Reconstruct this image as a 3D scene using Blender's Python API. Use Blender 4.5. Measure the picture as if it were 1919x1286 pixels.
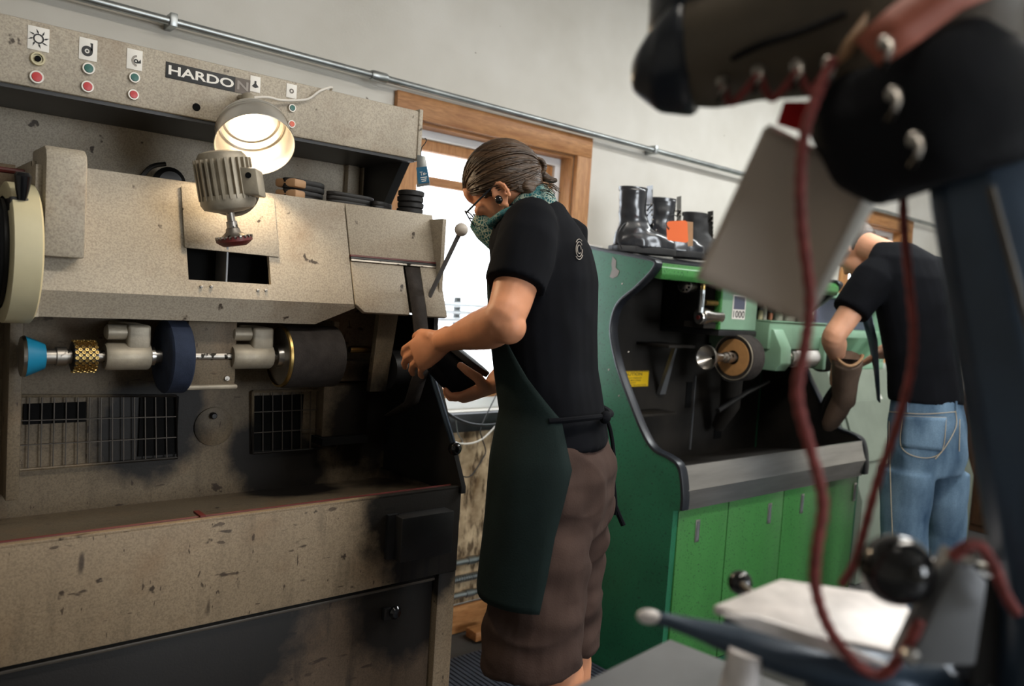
import bpy, bmesh, math, random
from mathutils import Vector, Matrix, noise
random.seed(7)
V = Vector
# ------------------------------------------------------------------ camera, world, lights, exposure
scene = bpy.context.scene
for o in list(bpy.data.objects): bpy.data.objects.remove(o)
COL = scene.collection
FPX, CX, CY = 1500.0, 959.5, 643.0
YAW, PITCH, ROLL = math.radians(40.24), math.radians(-3.38), math.radians(3.63)
EYE = V((0, 0, 1.42))
_f = V((math.sin(YAW)*math.cos(PITCH), math.cos(YAW)*math.cos(PITCH), math.sin(PITCH)))
_r = V((math.cos(YAW), -math.sin(YAW), 0)); _u = _r.cross(_f)
CR = math.cos(ROLL)*_r + math.sin(ROLL)*_u
CU = -math.sin(ROLL)*_r + math.cos(ROLL)*_u
CF = _f
U = V((_r.x, _r.y, 0)); W = V((math.sin(YAW), math.cos(YAW), 0)); Z = V((0, 0, 1))   # to the right, away, up
cam_d = bpy.data.cameras.new('camera'); cam = bpy.data.objects.new('camera', cam_d); COL.objects.link(cam)
cam.matrix_world = Matrix(((CR.x, CU.x, -CF.x, EYE.x), (CR.y, CU.y, -CF.y, EYE.y), (CR.z, CU.z, -CF.z, EYE.z), (0, 0, 0, 1)))
cam_d.sensor_width = 36; cam_d.lens = FPX/1919*36; cam_d.clip_start = 0.05
cam_d.dof.use_dof = True; cam_d.dof.focus_distance = 1.95; cam_d.dof.aperture_fstop = 2.9
scene.camera = cam
world = bpy.data.worlds.new('overcast_sky'); scene.world = world; world.use_nodes = True
wb = world.node_tree.nodes['Background']; wb.inputs[0].default_value = (0.86, 0.93, 1.0, 1); wb.inputs[1].default_value = 5.5
scene.view_settings.view_transform = 'Standard'; scene.view_settings.look = 'None'
scene.view_settings.exposure = 0.15; scene.view_settings.gamma = 1.0; scene.view_settings.use_curve_mapping = False
def area(name, loc, target, sx, sy, power, col):
    l = bpy.data.lights.new(name, 'AREA'); l.shape = 'RECTANGLE'; l.size = sx; l.size_y = sy; l.energy = power; l.color = col
    o = bpy.data.objects.new(name, l); COL.objects.link(o); o.location = loc
    o.rotation_euler = (V(target)-V(loc)).to_track_quat('-Z', 'Y').to_euler(); return o
area('rear_daylight_fill', (2.7, -3.44, 1.8), (2.7, 2.0, 1.8), 1.8, 1.3, 60, (0.93, 0.97, 1.0))  # area light added in an unseen rear opening for cool fill
area('added_ceiling_fill', (1.7, 0.35, 2.93), (1.7, 0.45, 0), 2.6, 0.3, 42, (1.0, 0.93, 0.83))  # unseen light added overhead to brighten the hood, no fixture modelled
area('added_ceiling_fill_far', (4.1, 1.25, 2.93), (4.1, 1.3, 0), 2.0, 0.3, 50, (0.97, 1.0, 1.0))  # second unseen light, added to lift the right wall and far worker

# ------------------------------------------------------------------ point helpers: a photo pixel on a known plane or at a known distance
def ray(px, py): return CR*((px-CX)/FPX) + CU*(-(py-CY)/FPX) + CF
def at(px, py, d): return EYE + ray(px, py)*d
def aty(px, py, y): r = ray(px, py); return EYE + r*((y-EYE.y)/r.y)
def atx(px, py, x): r = ray(px, py); return EYE + r*((x-EYE.x)/r.x)
def atz(px, py, z): r = ray(px, py); return EYE + r*((z-EYE.z)/r.z)

# ------------------------------------------------------------------ mesh helpers
def basis(d):
    d = V(d).normalized(); a = V((0, 0, 1)) if abs(d.z) < .9 else V((1, 0, 0))
    x = a.cross(d).normalized(); return x, d.cross(x), d
class MB:
    def __init__(s): s.v = []; s.f = []
    def add(s, vs, fs):
        n = len(s.v); s.v += [V(p) for p in vs]; s.f += [tuple(i+n for i in f) for f in fs]; return s
    def box(s, x0, x1, y0, y1, z0, z1):
        return s.add([(x, y, z) for z in (z0, z1) for y in (y0, y1) for x in (x0, x1)],
                     [(0, 2, 3, 1), (4, 5, 7, 6), (0, 1, 5, 4), (2, 6, 7, 3), (0, 4, 6, 2), (1, 3, 7, 5)])
    def obox(s, c, ax, ay, az):
        c, ax, ay, az = V(c), V(ax), V(ay), V(az)
        return s.add([c+ax*i+ay*j+az*k for k in (-1, 1) for j in (-1, 1) for i in (-1, 1)],
                     [(0, 2, 3, 1), (4, 5, 7, 6), (0, 1, 5, 4), (2, 6, 7, 3), (0, 4, 6, 2), (1, 3, 7, 5)])
    def prism(s, pts, ext):
        n = len(pts); e = V(ext); p = [V(q) for q in pts]
        return s.add(p+[q+e for q in p], [tuple(range(n-1, -1, -1)), tuple(range(n, 2*n))]+[(i, (i+1) % n, (i+1) % n+n, i+n) for i in range(n)])
    def loft(s, rings, caps=True, closed=True, ring_close=False):
        n = len(rings[0]); m = len(rings); vs = [p for r in rings for p in r]; fs = []
        for k in range(m if ring_close else m-1):
            k2 = (k+1) % m
            for i in range(n if closed else n-1):
                j = (i+1) % n; fs.append((k*n+i, k*n+j, k2*n+j, k2*n+i))
        if caps and closed and not ring_close: fs += [tuple(range(n-1, -1, -1)), tuple((m-1)*n+i for i in range(n))]
        return s.add(vs, fs)
    def lathe(s, prof, o, d, seg=24, caps=True):
        x, y, d = basis(d); o = V(o)
        return s.loft([[o+d*t+(x*math.cos(2*math.pi*i/seg)+y*math.sin(2*math.pi*i/seg))*max(r, 1e-4) for i in range(seg)] for t, r in prof], caps)
    def tube(s, path, r, seg=8, caps=True):
        path = [V(p) for p in path]; n = len(path); rs = r if isinstance(r, (list, tuple)) else [r]*n; rings = []; px = None
        for k in range(n):
            t = (path[min(k+1, n-1)]-path[max(k-1, 0)]).normalized()
            if px is None: px = basis(t)[0]
            px = (px-t*px.dot(t)).normalized(); py = t.cross(px)
            rings.append([path[k]+(px*math.cos(2*math.pi*i/seg)+py*math.sin(2*math.pi*i/seg))*rs[k] for i in range(seg)])
        return s.loft(rings, caps)
    def ell(s, c, ax, ay, az, seg=20, rows=12):
        c, ax, ay, az = V(c), V(ax), V(ay), V(az); rings = []
        for k in range(rows+1):
            t = math.pi*k/rows; q = max(math.sin(t), 1e-3)
            rings.append([c+az*(-math.cos(t))+(ax*math.cos(2*math.pi*i/seg)+ay*math.sin(2*math.pi*i/seg))*q for i in range(seg)])
        return s.loft(rings)
    def ball(s, c, r, seg=20): return s.ell(c, (r, 0, 0), (0, r, 0), (0, 0, r), seg, seg*2//3)
    def rings(s, L):   # L: (centre, half-axis a, half-axis b) elliptical sections
        seg = 24
        return s.loft([[V(c)+V(a)*math.cos(2*math.pi*i/seg)+V(b)*math.sin(2*math.pi*i/seg) for i in range(seg)] for c, a, b in L])
    def mesh(s, name, bevel=0, bseg=2):
        bm = bmesh.new(); vs = [bm.verts.new(p) for p in s.v]
        for f in s.f:
            try: bm.faces.new([vs[i] for i in f])
            except ValueError: pass
        bmesh.ops.recalc_face_normals(bm, faces=bm.faces)
        if bevel:
            es = [e for e in bm.edges if len(e.link_faces) == 2 and e.calc_face_angle() > .5]
            bmesh.ops.bevel(bm, geom=es, offset=bevel, offset_type='OFFSET', segments=bseg, profile=.5, affect='EDGES', clamp_overlap=True)
        me = bpy.data.meshes.new(name); bm.to_mesh(me); bm.free(); return me
    def build(s, name, mat, parent=None, bevel=0, bseg=2, smooth=40):
        return link(name, s.mesh(name, bevel, bseg), mat, parent, smooth)
def link(name, me, mat, parent=None, smooth=40):
    if smooth:
        me.polygons.foreach_set('use_smooth', [True]*len(me.polygons))
        if smooth < 180: me.set_sharp_from_angle(angle=math.radians(smooth))
    me.materials.append(mat); o = bpy.data.objects.new(name, me); COL.objects.link(o)
    if parent is not None: adopt(o, parent)
    else:
        xs = [v.co for v in me.vertices]
        c = V(((min(p.x for p in xs)+max(p.x for p in xs))/2, (min(p.y for p in xs)+max(p.y for p in xs))/2, min(p.z for p in xs)))
        me.transform(Matrix.Translation(-c)); o.location = c
    return o
def origin_of(o):   # every parent is translation-only
    p = V(o.location)
    while o.parent: o = o.parent; p = p+V(o.location)
    return p
def adopt(o, parent):
    base = origin_of(parent); w = V(o.location); o.parent = parent
    if o.type == 'MESH' and w.length < 1e-9:
        c = sum((V(b) for b in o.bound_box), V())/8; o.data.transform(Matrix.Translation(-c)); w = c
    o.location = w-base
def empty(name, loc):
    o = bpy.data.objects.new(name, None); COL.objects.link(o); o.location = loc; o.empty_display_size = .05; return o
def tag(o, label=None, cat=None, group=None, kind=None):
    if label: o['label'] = label
    if cat: o['category'] = cat
    if group: o['group'] = group
    if kind: o['kind'] = kind
    return o
def thing(name, loc, label, cat, group=None): return tag(empty(name, loc), label, cat, group)
def struct(o): o['kind'] = 'structure'; return o
def copy_tree(o, parent=None):
    c = o.copy(); COL.objects.link(c); c.parent = parent
    for ch in [x for x in bpy.data.objects if x.parent == o]: copy_tree(ch, c)
    return c
def remesh(mb, name, mat, parent, voxel=.005, iters=6, fold=0, fscale=12, stretch=(1, 1, 1), seed=0.0):
    """join overlapping closed shapes into ONE continuous skin, smooth it, press soft folds into it"""
    me = mb.mesh(name+'_raw'); o = bpy.data.objects.new(name+'_raw', me); COL.objects.link(o)
    m = o.modifiers.new('r', 'REMESH'); m.mode = 'VOXEL'; m.voxel_size = voxel
    if iters: k = o.modifiers.new('s', 'SMOOTH'); k.factor = .5; k.iterations = iters
    dg = bpy.context.evaluated_depsgraph_get(); out = bpy.data.meshes.new_from_object(o.evaluated_get(dg))
    bpy.data.objects.remove(o); bpy.data.meshes.remove(me); out.name = name; out.materials.clear()
    if fold:
        ns = [v.normal.copy() for v in out.vertices]
        for v, n in zip(out.vertices, ns):
            p = V((v.co.x*stretch[0], v.co.y*stretch[1], v.co.z*stretch[2]))*fscale+V((seed, seed, seed))
            a = noise.noise(p); b = 1-abs(noise.noise(p*.6+V((9, 3, 1))))*2
            v.co += n*fold*(a*.6+b*.5)
    return link(name, out, mat, parent, 180)
def bez(pts, n=8):
    """smooth curve through points (Catmull-Rom)"""
    p = [V(q) for q in pts]; out = []
    for i in range(len(p)-1):
        a, b, c, d = p[max(i-1, 0)], p[i], p[i+1], p[min(i+2, len(p)-1)]
        for k in range(n):
            t = k/n; out.append(.5*((2*b)+(c-a)*t+(2*a-5*b+4*c-d)*t*t+(3*b-a-3*c+d)*t**3))
    return out+[p[-1]]
def text(body, name, mat, parent, o, xd, yd, h, width=None, off=0.0, depth=.0006, align='LEFT'):
    cu = bpy.data.curves.new(name, 'FONT'); cu.body = body; cu.size = 1; cu.extrude = 0; cu.offset = off; cu.align_x = align; cu.resolution_u = 3
    t = bpy.data.objects.new(name+'_t', cu); COL.objects.link(t)
    dg = bpy.context.evaluated_depsgraph_get(); me = bpy.data.meshes.new_from_object(t.evaluated_get(dg))
    bpy.data.objects.remove(t); bpy.data.curves.remove(cu); me.materials.clear(); me.name = name
    xs = [v.co.x for v in me.vertices]; ys = [v.co.y for v in me.vertices]; x0 = min(xs); w = max(xs)-x0; y0 = min(ys); hh = max(ys)-y0
    s = h/hh; sx = (width/w) if width else s; xd, yd = V(xd).normalized(), V(yd).normalized(); nd = xd.cross(yd)
    for v in me.vertices: v.co = V(o)+xd*((v.co.x-x0)*sx)+yd*((v.co.y-y0)*s)+nd*depth
    return link(name, me, mat, parent, 0)

# ------------------------------------------------------------------ materials
def srgb(r, g, b):
    f = lambda c: (c/255/12.92) if c/255 <= .04045 else ((c/255+.055)/1.055)**2.4
    return (f(r), f(g), f(b))
class NT:
    def __init__(s, name):
        s.m = bpy.data.materials.new(name); s.m.use_nodes = True; s.t = s.m.node_tree; s.n = s.t.nodes; s.b = s.n['Principled BSDF']
        s.co = s.n.new('ShaderNodeTexCoord').outputs['Object']
    def l(s, a, b): s.t.links.new(a, b)
    def noise(s, scale, detail=3, stretch=None, rough=.55):
        c = s.co
        if stretch:
            mp = s.n.new('ShaderNodeMapping'); mp.inputs['Scale'].default_value = stretch; s.l(c, mp.inputs[0]); c = mp.outputs[0]
        q = s.n.new('ShaderNodeTexNoise'); q.inputs['Scale'].default_value = scale; q.inputs['Detail'].default_value = detail; q.inputs['Roughness'].default_value = rough
        s.l(c, q.inputs['Vector']); return q.outputs['Fac']
    def ramp(s, fac, stops):
        r = s.n.new('ShaderNodeValToRGB'); e = r.color_ramp.elements
        while len(e) < len(stops): e.new(.5)
        for k, (p, c) in enumerate(stops):
            e[k].position = p; e[k].color = (*c, 1) if isinstance(c, tuple) else (c, c, c, 1)
        s.l(fac, r.inputs[0]); return r.outputs[0]
    def mix(s, fac, a, b, mode='MIX'):
        m = s.n.new('ShaderNodeMix'); m.data_type = 'RGBA'; m.blend_type = mode
        for v, i in ((fac, 0), (a, 6), (b, 7)):
            if hasattr(v, 'links'): s.l(v, m.inputs[i])
            else: m.inputs[i].default_value = v if i == 0 else (*v[:3], 1)
        return m.outputs[2]
    def math(s, op, a, b=0.0):
        m = s.n.new('ShaderNodeMath'); m.operation = op
        for v, i in ((a, 0), (b, 1)):
            if hasattr(v, 'links'): s.l(v, m.inputs[i])
            else: m.inputs[i].default_value = v
        return m.outputs[0]
    def dist(s, p, r):   # 1 near point p, 0 past radius r
        vm = s.n.new('ShaderNodeVectorMath'); vm.operation = 'DISTANCE'; s.l(s.geo(), vm.inputs[0]); vm.inputs[1].default_value = p
        return s.math('SUBTRACT', 1.0, s.math('DIVIDE', vm.outputs['Value'], r))
    def geo(s):
        g = [n for n in s.n if n.type == 'NEW_GEOMETRY']
        return (g[0] if g else s.n.new('ShaderNodeNewGeometry')).outputs['Position']
    def bump(s, h, strength=.3, dist=.002):
        b = s.n.new('ShaderNodeBump'); b.inputs['Strength'].default_value = strength; b.inputs['Distance'].default_value = dist
        s.l(h, b.inputs['Height']); s.l(b.outputs[0], s.b.inputs['Normal'])
    def set(s, col=None, rough=.5, metal=0, spec=.5):
        if col is not None:
            if hasattr(col, 'links'): s.l(col, s.b.inputs['Base Color'])
            else: s.b.inputs['Base Color'].default_value = (*col, 1)
        if hasattr(rough, 'links'): s.l(rough, s.b.inputs['Roughness'])
        else: s.b.inputs['Roughness'].default_value = rough
        s.b.inputs['Metallic'].default_value = metal; s.b.inputs['Specular IOR Level'].default_value = spec; return s.m
def P(name, col, rough=.5, metal=0, var=.25, vs=9, bump=0, bs=80, spec=.5, stretch=None, speck=0, spcol=(.02, .018, .015), sps=45):
    t = NT(name); n = t.noise(vs, 4, stretch)
    c = t.mix(t.ramp(n, [(.3, 0.0), (.7, 1.0)]), tuple(x*(1-var) for x in col), tuple(min(x*(1+var*.5), 1) for x in col))
    if speck: c = t.mix(t.ramp(t.noise(sps, 2), [(.62-speck*.2, 0.0), (.68-speck*.2, 1.0)]), c, spcol)
    if bump: t.bump(t.noise(bs, 3, stretch), bump)
    return t.set(c, rough, metal, spec)
M = {}
def machine_paint(name, col, soot, streak):
    t = NT(name)
    c = t.mix(t.ramp(t.noise(5, 4), [(.3, 0.0), (.75, 1.0)]), tuple(x*.82 for x in col), col)
    c = t.mix(t.ramp(t.noise(260, 2), [(.35, 0.55), (.6, 0.0)]), c, tuple(x*.45 for x in col))          # hammered speckle
    rust = t.math('MULTIPLY', t.ramp(t.noise(7, 3), [(.55, 0.0), (.75, 1.0)]), .35); c = t.mix(rust, c, srgb(122, 92, 62))
    c = t.mix(t.ramp(t.noise(24, 3), [(.69, 0.0), (.73, .9)]), c, srgb(48, 36, 26))                      # chips and drips
    c = t.mix(t.ramp(t.noise(16, 2, (1, 1, .25)), [(.74, 0.0), (.78, .8)]), c, srgb(40, 28, 22))
    if streak:
        s = t.math('MULTIPLY', t.ramp(t.noise(30, 4, (1, 1, .12)), [(.52, 0.0), (.7, 1.0)]), t.ramp(t.noise(2.2, 2), [(.4, 0.0), (.65, 1.0)]))
        c = t.mix(t.math('MULTIPLY', s, streak), c, srgb(34, 27, 21))
        c = t.mix(t.ramp(t.noise(42, 2, (.35, 1, 1)), [(.70, 0.0), (.75, .8)]), c, srgb(44, 32, 24))
        c = t.mix(t.ramp(t.noise(95, 2, (1, 1, .28)), [(.70, 0.0), (.73, .8)]), c, srgb(52, 38, 28))
        c = t.mix(t.ramp(t.noise(70, 2, (.22, 1, .8)), [(.705, 0.0), (.735, .75)]), c, srgb(58, 44, 32))
        k = t.math('MULTIPLY', t.ramp(t.noise(60, 2, (1, 1, .03)), [(.52, 0.0), (.58, 1.0)]), t.ramp(t.dist((1.17, 1.70, .70), .13), [(.1, 0.0), (.4, 1.0)])); c = t.mix(k, c, (.01, .008, .007))
    if soot:                                                                                             # leather dust thrown off the wheels
        tot = None
        for p, r in soot:
            k = t.math('MAXIMUM', t.dist(p, r), 0.0); tot = k if tot is None else t.math('MAXIMUM', tot, k)
        k = t.math('ADD', t.math('MULTIPLY', tot, 2.2), t.math('MULTIPLY', t.math('SUBTRACT', t.noise(22, 4), .5), .9))
        c = t.mix(t.ramp(k, [(.12, 0.0), (.75, .97)]), c, (.006, .005, .0045))
    t.bump(t.noise(240, 2), .25, .001)
    return t.set(c, .55, 0, .35)
GREY = srgb(186, 175, 157)
M['machine'] = machine_paint('hammered_grey_paint', GREY, None, 0)
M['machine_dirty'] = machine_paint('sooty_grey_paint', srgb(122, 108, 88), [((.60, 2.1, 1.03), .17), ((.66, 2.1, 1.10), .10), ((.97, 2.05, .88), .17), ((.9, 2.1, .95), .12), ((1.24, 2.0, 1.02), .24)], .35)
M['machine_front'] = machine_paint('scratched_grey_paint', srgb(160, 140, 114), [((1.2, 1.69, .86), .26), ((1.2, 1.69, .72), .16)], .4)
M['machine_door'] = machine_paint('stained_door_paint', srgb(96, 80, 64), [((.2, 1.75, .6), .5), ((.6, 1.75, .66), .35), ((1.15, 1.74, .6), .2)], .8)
M['black_metal'] = P('black_metal', (.012, .012, .013), .45, 0, .4, 12, .1)
M['dark_void'] = P('dark_void', (.008, .008, .008), .9, 0, .3, spec=.1)
M['gap'] = P('dark_gap', (.012, .011, .010), .8, 0, .3, spec=.2)
M['steel'] = P('turned_steel', (.55, .53, .5), .28, 1, .25, 20, .05)
M['worn_steel'] = P('worn_steel', (.38, .35, .31), .42, 1, .4, 14, .1, speck=.15)
M['cast'] = P('cast_aluminium', srgb(170, 160, 142), .5, .35, .35, 14, .25, 120)
M['brass'] = P('brass', (.52, .36, .13), .35, 1, .3, 30)
M['galv'] = P('galvanised_pipe', (.36, .38, .38), .38, .9, .3, 10)
M['wall'] = P('white_plaster', srgb(214, 208, 195), .85, 0, .05, 3, .12, 120, .2, None, .0)
t = NT('speckled_plaster'); c = t.mix(t.ramp(t.noise(2.5, 3), [(.3, 0.0), (.7, 1.0)]), srgb(202, 197, 187), srgb(218, 214, 206))
c = t.mix(t.ramp(t.noise(34, 1), [(.79, 0.0), (.81, .8)]), c, srgb(90, 78, 60)); t.bump(t.noise(150, 3), .12); M['wall'] = t.set(c, .85, 0, .2)
t = NT('grimy_plaster'); c = t.mix(t.ramp(t.noise(9, 5), [(.35, 0.0), (.65, 1.0)]), srgb(120, 98, 72), srgb(206, 182, 148))
c = t.mix(t.ramp(t.noise(34, 4, (1, 1, .35)), [(.5, 0.0), (.62, .85)]), c, srgb(66, 50, 34)); t.bump(t.noise(60, 4), .4, .004); M['grimy'] = t.set(c, .85, 0, .2)
def wood(name, a, b, sc=(1, 8, 8)):
    t = NT(name); n = t.noise(6, 5, sc); w = t.noise(26, 3, sc)
    c = t.mix(t.ramp(n, [(.3, 0.0), (.7, 1.0)]), a, b); c = t.mix(t.ramp(w, [(.45, .0), (.7, .5)]), c, tuple(x*.6 for x in a)); t.bump(w, .1); return t.set(c, .5, 0, .35)
M['wood'] = wood('fir_casing_across', srgb(150, 98, 56), srgb(190, 138, 88), (1, 9, 9))
M['wood_v'] = wood('fir_casing_upright', srgb(158, 104, 60), srgb(196, 144, 92), (9, 9, 1))
M['white_paint'] = P('white_vinyl', srgb(236, 238, 240), .4, 0, .03)
M['green_side'] = P('green_enamel_side', srgb(40, 112, 80), .38, 0, .22, 5, .05, 60, .5, None, .02, (.01, .05, .03), 170)
M['green'] = P('green_enamel_door', srgb(66, 130, 66), .36, 0, .18, 6, .05, 60, .5, (1, 1, .3), .05, (.012, .05, .018), 150)
M['green_light'] = P('pale_green_enamel', srgb(138, 176, 148), .4, 0, .12, 8)
M['rubber_edge'] = P('black_rubber_trim', (.016, .019, .026), .35, 0, .3)
M['stainless'] = P('brushed_stainless', (.62, .60, .58), .28, .95, .3, 6, .08, 60, .5, (.3, 1, 3), .0)
M['cavity'] = P('dark_cavity', (.020, .017, .014), .7, 0, .6, 5, .2, 40, .3)  # near-black brown for the inside of the green machine's bay
M['wire'] = P('dull_wire', (.10, .085, .07), .5, .5, .3)
M['cork'] = P('cork_face', srgb(196, 146, 94), .75, 0, .12, 40, .1, 150, .2)
M['grit'] = P('abrasive_band', (.045, .038, .034), .85, 0, .3, 40, .5, 500, .2)
M['bluewheel'] = P('slate_blue_abrasive', srgb(44, 52, 70), .8, 0, .25, 30, .3, 400, .2)
M['teal'] = P('turquoise_cone', srgb(18, 122, 158), .45, 0, .12)
M['roll'] = P('pale_abrasive_roll', srgb(226, 220, 214), .6, 0, .08)
M['bluegrey'] = P('blue_grey_steel', srgb(54, 70, 88), .34, .25, .4, 6, .15, 30)
M['gunmetal'] = P('gunmetal_plate', srgb(112, 114, 117), .45, .2, .25, 6)
M['silver'] = P('worn_silver_plate', srgb(224, 218, 216), .4, .15, .3, 22, .15)
M['knob'] = P('glossy_black_knob', (.006, .006, .007), .12, 0, .2)
M['skin'] = P('skin', srgb(206, 142, 106), .5, 0, .14, 14, .08, 220, .4)
M['skin_pale'] = P('pale_skin', srgb(222, 164, 132), .5, 0, .1, 14, .08, 220, .4)
for k in ('skin', 'skin_pale'):
    b = M[k].node_tree.nodes['Principled BSDF']; b.inputs['Subsurface Weight'].default_value = .08; b.inputs['Subsurface Radius'].default_value = (.01, .004, .002)
M['shirt'] = P('black_cotton', (.0035, .004, .006), .9, 0, .3, 14, .3, 30, .12)
M['apron'] = P('dark_green_canvas', srgb(22, 34, 33), .85, 0, .3, 9, .25, 300, .15)
M['shorts'] = P('brown_cotton', srgb(70, 54, 48), .85, 0, .3, 7, .3, 260, .2)
t = NT('washed_denim'); c = t.mix(t.ramp(t.noise(9, 4, (1, 1, .4)), [(.3, 0.0), (.7, 1.0)]), srgb(44, 68, 92), srgb(118, 144, 166)); c = t.mix(t.ramp(t.noise(420, 1), [(.4, .35), (.6, 0.0)]), c, srgb(40, 60, 84)); t.bump(t.noise(300, 2), .2); M['denim'] = t.set(c, .85, 0, .2)
M['stitch'] = P('ochre_thread', srgb(172, 160, 138), .8)
t = NT('paisley_cotton'); vo = t.n.new('ShaderNodeTexVoronoi'); vo.inputs['Scale'].default_value = 130; vo.feature = 'DISTANCE_TO_EDGE'; t.l(t.co, vo.inputs['Vector'])
ed = t.ramp(vo.outputs['Distance'], [(.06, 1.0), (.14, 0.0)]); msk = t.ramp(t.noise(16, 2), [(.4, .1), (.6, .9)])
M['bandana_mat'] = t.set(t.mix(t.math('MULTIPLY', ed, msk), srgb(34, 88, 94), srgb(186, 196, 178)), .85, 0, .2)
t = NT('brown_hair'); c = t.mix(t.ramp(t.noise(9, 5, (1, 1, 9)), [(.3, 0.0), (.7, 1.0)]), srgb(30, 20, 13), srgb(88, 64, 42)); t.bump(t.noise(16, 4, (1, 1, 14)), .9, .005); M['hair'] = t.set(c, .38, 0, .5)
M['black_leather'] = P('glossy_black_leather', (.022, .024, .03), .3, 0, .3, 9, .25, 22)
M['black_leather'].node_tree.nodes['Principled BSDF'].inputs['Coat Weight'].default_value = .8
M['black_leather'].node_tree.nodes['Principled BSDF'].inputs['Coat Roughness'].default_value = .16
M['black_sole'] = P('dull_black_rubber', (.010, .009, .009), .6, 0, .35, 14, .3, 40)
M['tan_leather'] = P('tan_leather', srgb(176, 138, 102), .6, 0, .2, 12, .2, 30)
M['brown_leather'] = P('brown_suede', srgb(104, 84, 70), .7, 0, .3, 12, .2, 80)
M['olive_leather'] = P('olive_brown_leather', srgb(84, 74, 60), .5, 0, .3, 9, .3, 40)
M['black_nylon'] = P('black_padded_nylon', (.0035, .004, .006), .75, 0, .3, 20, .3, 200, .2)
M['toe_rubber'] = P('toe_rubber', srgb(26, 33, 44), .32, 0, .3, 12, .1)
M['rust_leather'] = P('rust_red_leather', srgb(164, 88, 66), .6, 0, .15, 20, .2, 60)
M['lace'] = P('red_cord', srgb(136, 62, 58), .75, 0, .4, 90, .5, 300)
M['card'] = P('grey_card', srgb(196, 182, 168), .8, 0, .08, 6, 0)
M['red_tab'] = P('red_tab', srgb(196, 16, 20), .6, 0, .1)
M['orange_card'] = P('orange_card', srgb(255, 122, 66), .7, 0, .04)
M['white_print'] = P('white_print', srgb(236, 232, 224), .6, 0, .04)
M['black_print'] = P('black_print', (.02, .02, .02), .6, 0, .1)
M['grey_print'] = P('grey_print', srgb(150, 142, 134), .6, 0, .1)
M['faded_print'] = P('faded_print', srgb(104, 94, 86), .6, 0, .1)
M['yellow'] = P('caution_yellow', srgb(238, 196, 20), .5, 0, .06)
M['slate_print'] = P('slate_print', srgb(96, 100, 118), .5, 0, .08)
M['red_button'] = P('red_button', srgb(190, 42, 44), .35, 0, .1)
M['orange_button'] = P('faded_red_button', srgb(216, 92, 62), .4, 0, .1)
M['green_button'] = P('green_button', srgb(10, 92, 80), .35, 0, .1)
M['cream'] = P('cream_plastic', srgb(206, 196, 160), .5, 0, .12)
M['bezel'] = P('pale_bezel', srgb(206, 200, 190), .35, .4, .1)
M['red_rod'] = P('red_rail', srgb(96, 30, 27), .5, 0, .3)
M['tag_blue'] = P('blue_tag', srgb(34, 92, 124), .5, 0, .08)
M['cable_white'] = P('white_cable', srgb(220, 214, 204), .5, 0, .06)
M['cable_black'] = P('black_cable', (.015, .015, .016), .5, 0, .2)
M['mat_rubber'] = P('blue_black_mat', srgb(60, 66, 78), .55, 0, .25, 6, .2, 60)
M['concrete'] = P('dark_floor', srgb(70, 68, 66), .8, 0, .25, 4, .2)
M['ball_white'] = P('ivory_ball', srgb(206, 198, 188), .45, 0, .1)
M['copper'] = P('copper_fitting', (.62, .26, .16), .35, .8, .2)
M['sage'] = P('sage_grey_panel', srgb(126, 134, 120), .6, 0, .15, 5, .1, 40, .4)
M['paper'] = P('white_paper', srgb(226, 224, 214), .8, 0, .05)
M['brown_board'] = wood('dark_brown_board', srgb(52, 36, 24), srgb(84, 58, 38), (9, 9, 1))
M['ceiling_m'] = P('white_ceiling', srgb(226, 222, 214), .9, 0, .03)
t = NT('clear_glass'); t.b.inputs['Transmission Weight'].default_value = 1; t.b.inputs['IOR'].default_value = 1.01; M['glass'] = t.set((1, 1, 1), 0.0, 0, .5)
t = NT('lamp_bulb'); t.b.inputs['Emission Color'].default_value = (1, .80, .52, 1); t.b.inputs['Emission Strength'].default_value = 9; M['bulb'] = t.set((1, .9, .7), .3)
M['reflector'] = P('spun_aluminium', (.82, .78, .72), .3, .9, .06, 20)
# glass that lets daylight straight through with a faint reflection
t = NT('window_glass'); tr = t.n.new('ShaderNodeBsdfTransparent'); gl = t.n.new('ShaderNodeBsdfGlossy'); gl.inputs['Roughness'].default_value = .02
mx = t.n.new('ShaderNodeMixShader'); mx.inputs[0].default_value = .05; t.l(tr.outputs[0], mx.inputs[1]); t.l(gl.outputs[0], mx.inputs[2]); t.l(mx.outputs[0], t.n['Material Output'].inputs[0]); M['glass'] = t.m
# ================================================================== THE ROOM
WY = 2.62; XL, XR, YB, ZT = -2.2, 6.6, -3.5, 3.0
W1 = (1.66, 2.51, .93, 2.06); W2 = (5.02, 5.80, 1.0, 2.05)
m = MB()
for x0, x1, z0, z1 in [(XL, W1[0], 0, ZT), (W1[0], W1[1], 0, W1[2]), (W1[0], W1[1], W1[3], ZT), (W1[1], W2[0], 0, ZT), (W2[0], W2[1], 0, W2[2]), (W2[0], W2[1], W2[3], ZT), (W2[1], XR+.2, 0, ZT)]:
    m.box(x0, x1, WY, WY+.18, z0, z1)
wall = struct(m.build('wall_back', M['wall'], smooth=0)); wall['label'] = 'off-white speckled plaster wall behind the machines'
struct(MB().box(1.2, 2.75, WY-.012, WY-.001, .12, .865).build('wall_lower', M['grimy'], smooth=0))['label'] = 'grimy stained plaster below the window'
struct(MB().box(XL, XR, YB, WY, -.1, -.004).build('floor', M['concrete'], smooth=0))
struct(MB().box(XL, XR, YB, WY+.18, ZT, ZT+.1).build('ceiling', M['ceiling_m'], smooth=0))
struct(MB().box(XL-.2, XL, YB, WY+.18, 0, ZT).build('wall_left', M['wall'], smooth=0))
struct(MB().box(XR, XR+.2, YB, WY, 0, ZT).build('wall_right', M['wall'], smooth=0))
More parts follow.
